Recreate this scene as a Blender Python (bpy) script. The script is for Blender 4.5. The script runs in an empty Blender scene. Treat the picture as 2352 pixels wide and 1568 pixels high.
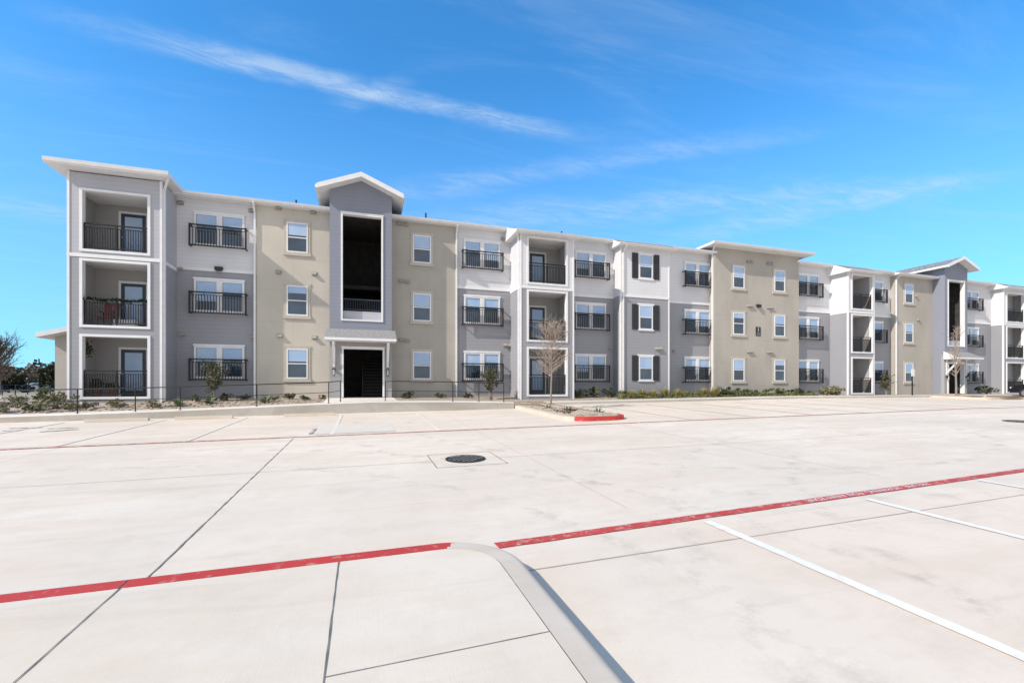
import bpy, math, random
from mathutils import Vector, Matrix
random.seed(7)
SC=bpy.context.scene
COL=SC.collection
PI=math.pi
# ------------------------------------------------------------------ camera model (eye = world origin)
YAW=math.radians(18.1); S=math.sin(YAW); CO=math.cos(YAW)
FP=1050.0; U0=1176.0; VH=890.0
def ray(u,v):
    a=(u-U0)/FP
    return (S+a*CO, CO-a*S, (VH-v)/FP)
def RX(u,Y):
    d=ray(u,VH); return Y*d[0]/d[1]
def PZ(u,v,Y):
    d=ray(u,v); return Y*d[2]/d[1]
MX,MY,H0=.0118,.0317,1.6
def lotz(x,y):
    return -H0+MX*max(-60,min(x,25))+MY*max(-25,min(y,21))
def lot(u,v,dz=0.0):
    d=ray(u,v); t=(H0-dz)/(-d[2]+MX*d[0]+MY*d[1])
    return (t*d[0],t*d[1])
XJ=(lot(345,1315)[0]+lot(675,1008)[0])/2      # the long dark slab joint
YJ=(lot(400,1100)[1]+lot(1400,1032)[1])/2     # the cross joint in the middle of the lot
SLX,SLY=4.55,4.25

# ------------------------------------------------------------------ tagging / building helpers
def tag(o,label=None,cat=None,group=None,kind=None):
    if label: o['label']=label
    if cat: o['category']=cat
    if group: o['group']=group
    if kind: o['kind']=kind
    return o
def empty(name,loc,rz=0):
    o=bpy.data.objects.new(name,None); COL.objects.link(o)
    o.location=loc; o.rotation_euler=(0,0,rz); o.empty_display_size=.2
    return o
def inst(name,me,parent=None,loc=(0,0,0),rz=0):
    o=bpy.data.objects.new(name,me); COL.objects.link(o)
    o.parent=parent; o.location=loc; o.rotation_euler=(0,0,rz)
    return o
class MB:
    def __init__(s,off=(0,0,0)):
        s.v=[];s.f=[];s.m=[];s.off=off;s.cur=0
    def add(s,vs,fs):
        n=len(s.v); s.v+=[tuple(p) for p in vs]
        for f in fs: s.f.append(tuple(i+n for i in f)); s.m.append(s.cur)
    def quad(s,a,b,c,d): s.add([a,b,c,d],[(0,1,2,3)])
    def tri(s,a,b,c): s.add([a,b,c],[(0,1,2)])
    def box(s,x0,x1,y0,y1,z0,z1):
        s.add([(x0,y0,z0),(x1,y0,z0),(x1,y1,z0),(x0,y1,z0),(x0,y0,z1),(x1,y0,z1),(x1,y1,z1),(x0,y1,z1)],
          [(0,3,2,1),(4,5,6,7),(0,1,5,4),(1,2,6,5),(2,3,7,6),(3,0,4,7)])
    def tube(s,p0,p1,r0,r1=None,n=6,cap=True):
        if r1 is None: r1=r0
        p0=Vector(p0);p1=Vector(p1);d=(p1-p0)
        if d.length<1e-6: return
        d.normalize()
        a=d.orthogonal().normalized(); b=d.cross(a)
        vs=[]
        for p,r in ((p0,r0),(p1,r1)):
            for i in range(n):
                t=2*PI*i/n; vs.append(p+a*(math.cos(t)*r)+b*(math.sin(t)*r))
        fs=[(i,(i+1)%n,n+(i+1)%n,n+i) for i in range(n)]
        if cap: fs+=[tuple(range(n-1,-1,-1)),tuple(range(n,2*n))]
        s.add(vs,fs)
    def bar(s,p0,p1,w,h):
        p0=Vector(p0);p1=Vector(p1);d=(p1-p0).normalized()
        up=Vector((0,0,1))
        if abs(d.z)>.95: up=Vector((0,1,0))
        a=d.cross(up).normalized()*(w/2); b=a.cross(d).normalized()*(h/2)
        vs=[p0-a-b,p0+a-b,p0+a+b,p0-a+b,p1-a-b,p1+a-b,p1+a+b,p1-a+b]
        s.add(vs,[(0,1,2,3),(7,6,5,4),(0,4,5,1),(1,5,6,2),(2,6,7,3),(3,7,4,0)])
    def leaf(s,p,size,ar=1.8):
        d=Vector((random.gauss(0,1),random.gauss(0,1),random.gauss(0,1))).normalized()
        a=d.orthogonal().normalized(); b=d.cross(a)
        p=Vector(p)
        s.quad(p-a*size*.5,p+b*size*ar*.5,p+a*size*.5,p-b*size*ar*.5)
    def prism(s,poly,y0,y1):
        n=len(poly)
        vs=[(x,y0,z) for x,z in poly]+[(x,y1,z) for x,z in poly]
        fs=[tuple(range(n)),tuple(range(2*n-1,n-1,-1))]
        fs+=[(i,n+i,n+(i+1)%n,(i+1)%n) for i in range(n)]
        s.add(vs,fs)
    def prismx(s,poly,x0,x1):
        n=len(poly)
        vs=[(x0,y,z) for y,z in poly]+[(x1,y,z) for y,z in poly]
        fs=[tuple(range(n-1,-1,-1)),tuple(range(n,2*n))]
        fs+=[(i,(i+1)%n,n+(i+1)%n,n+i) for i in range(n)]
        s.add(vs,fs)
    def wall(s,x0,x1,z0,z1,y,th,holes=()):
        xs=sorted(set([x0,x1]+[h[0] for h in holes]+[h[1] for h in holes]))
        zs=sorted(set([z0,z1]+[min(max(q,z0),z1) for h in holes for q in (h[2],h[3])]))
        def hole(cx,cz): return any(h[0]<cx<h[1] and h[2]<cz<h[3] for h in holes)
        for i in range(len(xs)-1):
            for j in range(len(zs)-1):
                a,b,c,d=xs[i],xs[i+1],zs[j],zs[j+1]
                if hole((a+b)/2,(c+d)/2): continue
                s.quad((a,y,c),(b,y,c),(b,y,d),(a,y,d))
                s.quad((b,y+th,c),(a,y+th,c),(a,y+th,d),(b,y+th,d))
        Y=y+th
        for h in holes:
            a,b,c,d=h; c=max(c,z0); d=min(d,z1)
            s.quad((a,y,c),(a,Y,c),(a,Y,d),(a,y,d)); s.quad((b,y,d),(b,Y,d),(b,Y,c),(b,y,c))
            s.quad((a,y,d),(a,Y,d),(b,Y,d),(b,y,d)); s.quad((a,y,c),(b,y,c),(b,Y,c),(a,Y,c))
        s.quad((x0,Y,z0),(x0,y,z0),(x0,y,z1),(x0,Y,z1)); s.quad((x1,y,z0),(x1,Y,z0),(x1,Y,z1),(x1,y,z1))
        s.quad((x0,y,z1),(x1,y,z1),(x1,Y,z1),(x0,Y,z1))
    def mesh(s,name,mats):
        me=bpy.data.meshes.new(name)
        ox,oy,oz=s.off
        me.from_pydata([(p[0]-ox,p[1]-oy,p[2]-oz) for p in s.v],[],s.f)
        if not isinstance(mats,(list,tuple)): mats=[mats]
        for m in mats: me.materials.append(m)
        if len(mats)>1: me.polygons.foreach_set('material_index',s.m)
        me.update(); return me
    def build(s,name,mats,parent=None):
        return inst(name,s.mesh(name,mats),parent)

# ------------------------------------------------------------------ materials
class NT:
    def __init__(s,name):
        s.m=bpy.data.materials.new(name); s.m.use_nodes=True
        s.t=s.m.node_tree; s.b=s.t.nodes['Principled BSDF']
    def n(s,t,**k):
        q=s.t.nodes.new(t)
        for a,b in k.items(): setattr(q,a,b)
        return q
    def l(s,a,b): s.t.links.new(a,b)
    def val(s,x,sock):
        if hasattr(x,'is_output'): s.l(x,sock)
        else: sock.default_value=x
    def math(s,op,a,b=0.0,c=0.0,clamp=False):
        q=s.n('ShaderNodeMath',operation=op,use_clamp=clamp)
        s.val(a,q.inputs[0]); s.val(b,q.inputs[1]); s.val(c,q.inputs[2]); return q.outputs[0]
    def pos(s): return s.n('ShaderNodeNewGeometry').outputs['Position']
    def noise(s,vec,scale,detail=3,rough=.55,dist=0):
        q=s.n('ShaderNodeTexNoise'); q.inputs['Scale'].default_value=scale; q.inputs['Detail'].default_value=detail
        q.inputs['Roughness'].default_value=rough; q.inputs['Distortion'].default_value=dist
        if vec is not None: s.l(vec,q.inputs['Vector'])
        return q.outputs['Fac']
    def ramp(s,f,a,b,c0=(0,0,0,1),c1=(1,1,1,1)):
        q=s.n('ShaderNodeValToRGB'); s.l(f,q.inputs[0])
        e=q.color_ramp.elements; e[0].position=a;e[1].position=b;e[0].color=c0;e[1].color=c1
        return q.outputs[0]
    def mix(s,f,a,b,mode='MIX'):
        q=s.n('ShaderNodeMix',data_type='RGBA',blend_type=mode)
        s.val(f,q.inputs[0])
        for x,k in ((a,6),(b,7)):
            if hasattr(x,'is_output'): s.l(x,q.inputs[k])
            else: q.inputs[k].default_value=(x[0],x[1],x[2],1)
        return q.outputs[2]
    def scale(s,vec,v):
        q=s.n('ShaderNodeVectorMath',operation='MULTIPLY'); s.l(vec,q.inputs[0]); q.inputs[1].default_value=v
        return q.outputs[0]
    def sep(s,vec):
        q=s.n('ShaderNodeSeparateXYZ'); s.l(vec,q.inputs[0]); return q.outputs
    def bump(s,h,strength=.3,dist=.02):
        q=s.n('ShaderNodeBump'); q.inputs['Strength'].default_value=strength; q.inputs['Distance'].default_value=dist
        s.l(h,q.inputs['Height']); s.l(q.outputs[0],s.b.inputs['Normal'])
    def out(s,col,rough=.7,metal=0,spec=.5):
        if hasattr(col,'is_output'): s.l(col,s.b.inputs['Base Color'])
        else: s.b.inputs['Base Color'].default_value=(col[0],col[1],col[2],1)
        s.b.inputs['Roughness'].default_value=rough; s.b.inputs['Metallic'].default_value=metal
        s.b.inputs['Specular IOR Level'].default_value=spec
        return s.m
def dk(c,k): return tuple(x*k for x in c)
def plain(name,col,rough=.6,metal=0,var=.15,sc=6,spec=.5):
    t=NT(name); p=t.pos(); f=t.noise(p,sc,2)
    return t.out(t.mix(t.ramp(f,.3,.7),dk(col,1-var),dk(col,1+var*.6)),rough,metal,spec)
def siding(name,col,lap=.185):
    t=NT(name); p=t.pos(); z=t.sep(p)[2]
    fr=t.math('FRACT',t.math('MULTIPLY',t.math('ADD',z,50),1/lap))
    line=t.math('LESS_THAN',fr,.09)
    n1=t.ramp(t.noise(t.scale(p,(.35,.35,.12)),1.3,3),.3,.7)
    n2=t.noise(t.scale(p,(1.5,1.5,30)),1.0,2)
    c=t.mix(n1,dk(col,.93),dk(col,1.05))
    c=t.mix(t.math('MULTIPLY',n2,.10),c,dk(col,.7))
    c=t.mix(t.math('MULTIPLY',line,.20),c,dk(col,.4))
    t.bump(t.math('SUBTRACT',1,fr),.3,.012)
    return t.out(c,.65,0,.3)
def stucco(name,col):
    t=NT(name); p=t.pos(); x,y,z=t.sep(p)
    fz=t.math('LESS_THAN',t.math('FRACT',t.math('MULTIPLY',t.math('ADD',z,50.38),1/1.53)),.011)
    fx=t.math('LESS_THAN',t.math('FRACT',t.math('MULTIPLY',t.math('ADD',x,50.2),1/1.62)),.011)
    j=t.math('MAXIMUM',fz,fx)
    n1=t.ramp(t.noise(t.scale(p,(.5,.5,.3)),1.1,4),.36,.64)
    n2=t.noise(p,55,2)
    c=t.mix(n1,dk(col,.9),dk(col,1.06))
    c=t.mix(t.math('MULTIPLY',n2,.18),c,dk(col,.6))
    c=t.mix(t.math('MULTIPLY',j,.3),c,dk(col,.45))
    t.bump(n2,.35,.008)
    return t.out(c,.85,0,.2)
def concrete(name,col,tint=(.52,.44,.36),stain=1.0,broom=(3,160,3),arcs=(),slabs=False):
    t=NT(name); p=t.pos()
    warm=(col[0]*.70,col[1]*.665,col[2]*.63)
    a=t.ramp(t.noise(p,.17,4,.6,.5),.41,.59)
    b=t.ramp(t.noise(t.scale(p,(.5,1.6,1)),.7,6,.70,.7),.45,.63)
    d=t.ramp(t.noise(p,2.6,5,.74),.46,.68)
    g=t.noise(p,60,1)
    br=t.noise(t.scale(p,broom),1.0,1)
    c=t.mix(a,dk(col,.91),dk(col,1.06))
    if slabs:   # each pour a slightly different tone
        x,y,z=t.sep(p)
        q=t.n('ShaderNodeCombineXYZ')
        t.l(t.math('FLOOR',t.math('DIVIDE',t.math('SUBTRACT',x,XJ),SLX)),q.inputs[0]); t.l(t.math('FLOOR',t.math('DIVIDE',t.math('SUBTRACT',y,YJ),SLY)),q.inputs[1])
        wn_=t.n('ShaderNodeTexWhiteNoise',noise_dimensions='3D'); t.l(q.outputs[0],wn_.inputs['Vector'])
        c=t.mix(t.math('MULTIPLY',wn_.outputs['Value'],.55),c,dk(tint,1.12))
    c=t.mix(t.math('MULTIPLY',b,.70*stain),c,tint)
    c=t.mix(t.math('MULTIPLY',d,.30*stain),c,warm)
    c=t.mix(t.math('MULTIPLY',g,.24),c,dk(col,.62))
    c=t.mix(t.math('MULTIPLY',br,.18),c,dk(col,.68))
    w=t.ramp(t.noise(t.scale(p,(.16,1.5,1)),1.7,5,.66,1.0),.56,.70)
    c=t.mix(t.math('MULTIPLY',w,.30*stain),c,dk(warm,.86))
    for cx,cy,r,wd in arcs:   # faint tyre arcs worn into the slab
        q=t.n('ShaderNodeVectorMath',operation='SUBTRACT'); t.l(t.scale(p,(1,1,0)),q.inputs[0]); q.inputs[1].default_value=(cx,cy,0)
        ln=t.n('ShaderNodeVectorMath',operation='LENGTH'); t.l(q.outputs[0],ln.inputs[0])
        e=t.math('SUBTRACT',1,t.math('DIVIDE',t.math('ABSOLUTE',t.math('SUBTRACT',ln.outputs['Value'],r)),wd),clamp=True)
        c=t.mix(t.math('MULTIPLY',t.math('MULTIPLY',e,d),.40),c,dk(col,.45))
    t.bump(br,.15,.004)
    return t.out(c,.85,0,.25)
def gravel(name,cols,scale):
    t=NT(name); p=t.pos()
    v=t.n('ShaderNodeTexVoronoi'); v.inputs['Scale'].default_value=scale; t.l(p,v.inputs['Vector'])
    r=t.n('ShaderNodeValToRGB'); sp=t.n('ShaderNodeSeparateColor'); t.l(v.outputs['Color'],sp.inputs[0]); t.l(sp.outputs[0],r.inputs[0])
    e=r.color_ramp.elements; e[0].color=(*cols[0],1); e[1].color=(*cols[-1],1)
    for i,cc in enumerate(cols[1:-1]):
        q=e.new((i+1)/(len(cols)-1)); q.color=(*cc,1)
    c=t.mix(t.ramp(v.outputs['Distance'],.4,.95),r.outputs[0],dk(cols[0],.5))
    c=t.mix(t.math('MULTIPLY',t.ramp(t.noise(p,.6,3),.4,.7),.22),c,dk(cols[0],.7))
    return t.out(c,.9,0,.2)
def leafmat(name,c0,c1,sc=5):
    t=NT(name); p=t.pos(); f=t.ramp(t.noise(p,sc,2),.3,.72)
    return t.out(t.mix(f,c0,c1),.6,0,.3)
M={}
M['light']=siding('light_siding',(.69,.685,.705))
M['midlight']=siding('lavender_siding',(.455,.455,.49))
M['grey']=siding('grey_siding',(.322,.323,.35))
M['tower']=siding('slate_siding',(.255,.27,.325))
M['stucco']=stucco('beige_stucco',(.585,.54,.47))
M['stucco2']=stucco('shaded_beige_stucco',(.455,.422,.375))  # same beige stucco, darker: shade put into its colour
M['wing']=stucco('pale_stucco',(.52,.49,.45))
M['band']=plain('stucco_band',(.50,.46,.40),.85,0,.08)
M['white']=plain('white_paint',(.78,.775,.78),.5,0,.05,3)
M['soffit']=plain('soffit_paint',(.76,.755,.75),.6,0,.04,3)
M['black']=plain('black_metal',(.022,.022,.024),.45,.3,.2,9)
M['dark']=plain('stair_wall_shade',(.065,.062,.06),.9,0,.25,3,.05)  # near-black colour stands in for the shade inside the stairwell
M['inner']=siding('balcony_siding',(.41,.395,.385))
M['door']=plain('navy_door',(.03,.04,.06),.4,0,.15)
M['vent']=plain('vent_grey',(.36,.34,.31),.6,0,.1)
M['ventb']=plain('flood_black',(.02,.02,.02),.5,0,.1)
M['shutter']=plain('shutter_black',(.03,.032,.036),.5,0,.2)
def glass(name,c0,c1):
    t=NT(name); p=t.pos(); f=t.ramp(t.noise(p,.9,2),.35,.65)
    m=t.out(t.mix(f,c0,c1),.04,0,.9)
    t.b.inputs['IOR'].default_value=1.6
    return m
M['glass']=glass('sky_tinted_glass',(.014,.026,.045),(.035,.065,.11))  # blue of the reflected sky painted into the base colour
def blindmat():
    t=NT('sky_tinted_slats'); p=t.pos(); z=t.sep(p)[2]
    fr=t.math('FRACT',t.math('MULTIPLY',t.math('ADD',z,50),1/.06))
    n=t.ramp(t.noise(p,.8,2),.35,.65)
    c=t.mix(n,(.34,.50,.74),(.48,.60,.78))  # slats carry the sky's blue reflection as painted colour
    c=t.mix(t.math('MULTIPLY',fr,.32),c,(.18,.29,.46))
    m=t.out(c,.12,0,.6); return m
M['blind']=blindmat()
M['concrete']=concrete('lot_concrete',(.83,.73,.60),(.745,.60,.465),1.0,(3,160,3),((9.5,13.5,8.2,.16),(9.5,13.5,9.9,.16),(-5,2.0,7.5,.15),(-5,2,9.1,.15),(14,-2.5,11.0,.15),(14,-2.5,12.6,.15)),True)
M['walk']=concrete('walk_concrete',(.83,.73,.595),(.74,.60,.46),.9,(160,3,3))
M['curb']=concrete('curb_concrete',(.70,.615,.51),(.58,.485,.385),1.0)
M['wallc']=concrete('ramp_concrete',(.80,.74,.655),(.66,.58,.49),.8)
M['wallf']=concrete('shaded_ramp_concrete',(.52,.49,.445),(.40,.355,.305),1.0)  # darker copy of the ramp concrete; shade of upright faces put into colour
M['joint']=plain('joint_sealant',(.19,.17,.15),.9,0,.4,9)
M['jointf']=plain('saw_cut',(.47,.40,.33),.9,0,.25,3)
M['jointff']=plain('faint_saw_cut',(.60,.515,.42),.9,0,.2,3)
def paintmat(name,col,under,wear):
    t=NT(name); p=t.pos(); f=t.ramp(t.noise(p,9,4,.7),wear,wear+.15)
    g=t.noise(p,1.3,3)
    c=t.mix(f,under,t.mix(g,dk(col,.8),dk(col,1.1)))
    return t.out(c,.7,0,.3)
M['red']=paintmat('red_paint',(.55,.07,.06),(.62,.35,.28),.33)
M['redcurb']=paintmat('red_curb_paint',(.55,.055,.048),(.56,.24,.18),.29)
M['redfar']=paintmat('red_line_paint',(.53,.12,.095),(.66,.45,.36),.40)
M['stripe']=paintmat('white_stripe',(.88,.86,.83),(.77,.69,.58),.35)
M['stripefar']=paintmat('worn_stripe',(.86,.82,.76),(.74,.65,.53),.46)
M['stripeyel']=paintmat('yellowed_stripe',(.78,.63,.40),(.73,.64,.51),.45)
M['pale']=paintmat('pale_blue_box',(.71,.67,.62),(.73,.64,.52),.47)
M['rubber']=paintmat('dark_mark',(.30,.30,.30),(.70,.61,.49),.40)
M['iron']=plain('cast_iron',(.22,.21,.20),.7,0,.5,18)
M['ironlid']=plain('cast_iron_lid',(.028,.027,.027),.7,.1,.4,14)
M['shingle']=gravel('roof_shingle',[(.24,.235,.23),(.31,.305,.30),(.38,.37,.365)],9)
M['canopy']=plain('canopy_shingle',(.30,.295,.29),.8,0,.3,14)
M['rock']=gravel('rock_bed',[(.40,.315,.24),(.48,.40,.315),(.55,.48,.40),(.35,.27,.205)],12)
M['stone']=plain('loose_stone',(.44,.355,.275),.9,0,.5,4)
M['pea']=gravel('tan_gravel',[(.55,.42,.29),(.62,.50,.37),(.67,.57,.45),(.49,.36,.255)],26)
M['soil']=gravel('mulch_soil',[(.38,.305,.23),(.46,.385,.30),(.51,.445,.36)],14)
M['ground']=plain('dry_ground',(.34,.28,.19),.95,0,.3,.05)
M['bark']=plain('grey_bark',(.27,.225,.19),.9,0,.3,12)
M['twig']=plain('brown_twig',(.38,.30,.24),.9,0,.3,7)
M['fartwig']=plain('dark_brown_twig',(.17,.115,.08),.9,0,.3,3)
M['dry']=leafmat('dry_leaf',(.33,.25,.18),(.44,.35,.27))
M['ever']=leafmat('evergreen_leaf',(.035,.046,.02),(.085,.095,.042))
M['shrub']=leafmat('shrub_leaf',(.06,.08,.028),(.15,.17,.07))
M['olive']=leafmat('olive_leaf',(.15,.145,.075),(.27,.25,.15))
M['cover']=leafmat('ground_cover_leaf',(.075,.095,.03),(.24,.23,.09),1.2)
M['straw']=leafmat('straw_blade',(.22,.21,.07),(.42,.35,.16))
M['agave']=leafmat('agave_blade',(.10,.145,.07),(.22,.27,.15))
M['far']=leafmat('far_wood',(.05,.042,.025),(.12,.09,.055),.15)
M['farever']=leafmat('far_evergreen',(.02,.026,.012),(.05,.055,.024))
M['garl']=leafmat('garland_needle',(.015,.028,.016),(.035,.05,.028))
M['redp']=plain('red_plastic',(.22,.022,.022),.4,0,.15)
M['clay']=plain('clay_pot',(.28,.11,.07),.8,0,.2)
M['carw']=plain('silver_car_paint',(.55,.57,.60),.25,.3,.05)
M['carb']=plain('dark_car_paint',(.02,.02,.025),.2,.3,.05)
M['tyre']=plain('tyre_rubber',(.02,.02,.02),.85,0,.1)
M['rim']=plain('alloy_rim',(.45,.45,.47),.3,.8,.05)
M['lampred']=plain('tail_lamp',(.35,.02,.02),.25,0,.1)
M['lampw']=plain('head_lamp',(.75,.76,.78),.15,0,.05)
M['frost']=plain('frosted_lamp',(.75,.72,.65),.3,0,.05)
M['stair_lower']=siding('taupe_siding',(.36,.355,.36))
M['vent2']=plain('stair_tread',(.085,.082,.08),.8,0,.1)
M['riser']=plain('stair_riser',(.03,.03,.03),.9,0,.1)

# ================================================================== BUILDING
YM=24.5
XA0=RX(155,22.9);XA1=RX(372,22.9);XB1=RX(590,YM);XD0=RX(757,23.4);XD1=RX(900,23.4);XE1=RX(1047,24.4)
XG0=RX(1195,22.8);XG1=RX(1318,22.8);XI0=RX(1425,23.7);XI1=RX(1537,23.7);XK0=RX(1640,24.05);XK1=RX(1835,24.05)
XM0=RX(1948,23.2);XM1=RX(2008,23.2);XO0=RX(2055,24.2);XP0=RX(2170,23.4);XP1=RX(2218,23.4);XR0=RX(2305,23.7);XR1=XR0+3.4
ZB=-1.3; ZS=5.46; ZT=8.66; ST=3.06
ROOT=(XD1,24.5,-.5)
B=empty('apartment_building',ROOT)
tag(B,'long three storey apartment building in grey siding and beige stucco with white trimmed balconies','building')
def P(name,mb,mat): return mb.build(name,mat,B)
def N(): return MB(ROOT)
def place(name,me,x,y,z,parent=None): return inst(name,me,parent or B,(x-ROOT[0],y-ROOT[1],z-ROOT[2]))
def section(x0,x1,y,lo,up=None,top=ZT):
    if up is None:
        m=N(); m.box(x0,x1,y,34,ZB,top); P('wall',m,lo)
    else:
        m=N(); m.box(x0,x1,y,34,ZB,ZS); P('lower_wall',m,lo)
        m=N(); m.box(x0,x1,y,34,ZS,top); P('upper_wall',m,up)
        m=N(); m.box(x0,x1,y-.03,y+.02,ZS-.07,ZS+.07); P('belly_band',m,M['white'])
ZG=8.10; ZI=8.34; ZR=8.3
section(XA1,XB1,YM,M['grey'],M['light'])
section(XB1,XD0,24.4,M['stucco'])
section(XD1,XE1,24.4,M['stucco2'])
section(XE1,XG0,YM,M['grey'],M['light'])
section(XG1,XI0,YM,M['grey'],M['light'])
section(XI0,XI1,23.7,M['grey'],M['light'],ZI+.03)
section(XI1,XK0,YM,M['grey'],M['light'])
section(XK0,XK1,24.05,M['stucco2'],None,9.08)
section(XK1,XM0,YM,M['grey'],M['light'])
section(XM1,XO0,YM,M['grey'],M['light'])
section(XO0,XP0,24.2,M['stucco2'])
section(XP1,XR0,YM,M['grey'],M['light'])
for x,y,w,zt in ((XI0,23.7,1,ZI),(XI1,23.7,-1,ZI),(XA0,22.9,1,ZT),(XA1,22.9,-1,ZT),(XG0,22.8,1,ZG),(XG1,22.8,-1,ZG),(XM0,23.2,1,ZG),(XM1,23.2,-1,ZG),(XR0,23.7,1,ZR)):
    m=N(); a,b=sorted((x-w*.012,x+w*.07)); m.box(a,b,y-.024,y+.09,ZB,zt+.01); P('corner_board',m,M['white'])

# windows ------------------------------------------------------------------------
def proto_juliet():
    f=MB(); W=1.02;h=1.5
    for a,b in ((-W,-W+.09),(W-.09,W),(-.12,.12)): f.box(a,b,-.07,0,0,h)
    f.box(-W-.03,W+.03,-.085,-.002,h,h+.09)
    for a,b in ((-W+.09,-.12),(.12,W-.09)):
        f.box(a,b,-.066,0,h-.08,h); f.box(a,b,-.066,0,0,.1)
    f.box(-.012,.012,-.078,-.071,.02,h-.02)
    p=[];bl=[]
    for a,b in ((-W+.09,-.12),(.12,W-.09)):
        q=MB(); q.box(a,b,-.02,-.004,.1,h-.08); p.append(q.mesh('pane',M['glass']))
        q=MB(); q.box(a+.015,b-.015,-.026,-.021,-1.0,0); bl.append(q.mesh('blind',M['blind']))
    r=MB(); w=1.13
    for zz in (0.0,.93): r.box(-w,w,-.30,-.25,zz,zz+.055)
    r.box(-w,w,-.29,-.26,.82,.845)
    for sx in (-1,1):
        r.box(sx*w-.03,sx*w+.03,-.31,-.24,-.03,1.0)
        r.box(sx*w-.025,sx*w+.025,-.24,0,.0,.05); r.box(sx*w-.025,sx*w+.025,-.24,0,.93,.985)
    n=19
    for i in range(1,n):
        x=-w+2*w*i/n; r.box(x-.013,x+.013,-.285,-.263,.055,.82)
    for sx in (-.5,.5): r.box(sx*w-.011,sx*w+.011,-.285,-.263,.845,.93)
    return f.mesh('window',M['white']),p,bl,r.mesh('window_railing',M['black'])
JW=proto_juliet()
def proto_single():
    f=MB(); W=.47;h=1.45
    f.box(-W,-W+.06,-.05,0,0,h); f.box(W-.06,W,-.05,0,0,h)
    f.box(-W+.06,W-.06,-.05,0,h-.06,h); f.box(-W+.06,W-.06,-.05,0,0,.06); f.box(-W+.06,W-.06,-.042,0,h/2-.025,h/2+.025)
    q=MB(); q.box(-W+.06,W-.06,-.02,-.004,.06,h/2-.025); lo=q.mesh('pane',M['glass'])
    q=MB(); q.box(-W+.06,W-.06,-.028,-.004,h/2+.025,h-.06); hi=q.mesh('pane',M['glass'])
    q=MB(); q.box(-W+.075,W-.075,-.034,-.029,-.62,0); bl=q.mesh('blind',M['blind'])
    t=MB()
    t.box(-W-.13,W+.13,-.04,-.0,h+.003,h+.14); t.box(-W-.15,W+.15,-.07,-.0,-.16,-.003)
    t.box(-W-.11,-W-.003,-.03,0,0,h); t.box(W+.003,W+.11,-.03,0,0,h)
    sv=MB(); sv.box(-W-.1,W+.1,-.055,-.0,h+.003,h+.10); sv.box(-W-.08,W+.08,-.06,0,-.08,-.003)
    sh=MB()
    sh.box(0,.4,-.045,0,-.02,h+.04)
    for i in range(22):
        z=.06+i*.062
        if abs(z-.74)<.05: continue
        sh.box(.05,.35,-.056,-.046,z,z+.035)
    return f.mesh('window',M['white']),lo,hi,bl,t.mesh('window_surround',M['band']),sv.mesh('window_casing',M['white']),sh.mesh('shutter',M['shutter'])
SW=proto_single()
WZ=.42
def juliet(x,y):
    for k in range(3):
        z=WZ+ST*k
        w=place('window',JW[0],x,y,z)
        for i in (0,1):
            inst('pane',JW[1][i],w)
            b=inst('blind',JW[2][i],w,(0,0,1.42)); b.scale=(1,1,random.choice([.45,.5,.62,.9]) )
        place('window_railing',JW[3],x,y,.34+ST*k)
def single(x,y,style,k_range=(0,1,2)):
    for k in k_range:
        z=WZ+.02+ST*k
        w=place('window',SW[0],x,y,z)
        inst('pane',SW[1],w); inst('pane',SW[2],w)
        b=inst('blind',SW[3],w,(0,0,1.39)); b.scale=(1,1,random.choice([1,1,1,.9,.5,1.05]))
        if style=='stucco': inst('window_surround',SW[4],w)
        else:
            inst('window_casing',SW[5],w)
            inst('shutter',SW[6],w,(-.47-.48,0,0)); inst('shutter',SW[6],w,(.47+.08,0,0))
for u in (505,1107,1356,1601): juliet(RX(u,YM),YM)
juliet(RX(1880,YM)-1.05,YM); juliet(RX(2026,YM)-1.0,YM); juliet(RX(2246,YM)-1.0,YM)
single(RX(683,24.4),24.4,'stucco'); single(RX(969,24.4),24.4,'stucco')
single(RX(1483,23.7),23.7,'shutter')
single(RX(1696,24.05),24.05,'stucco'); single(RX(1790,24.05),24.05,'stucco')
single(RX(2087,24.2),24.2,'stucco')

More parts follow.
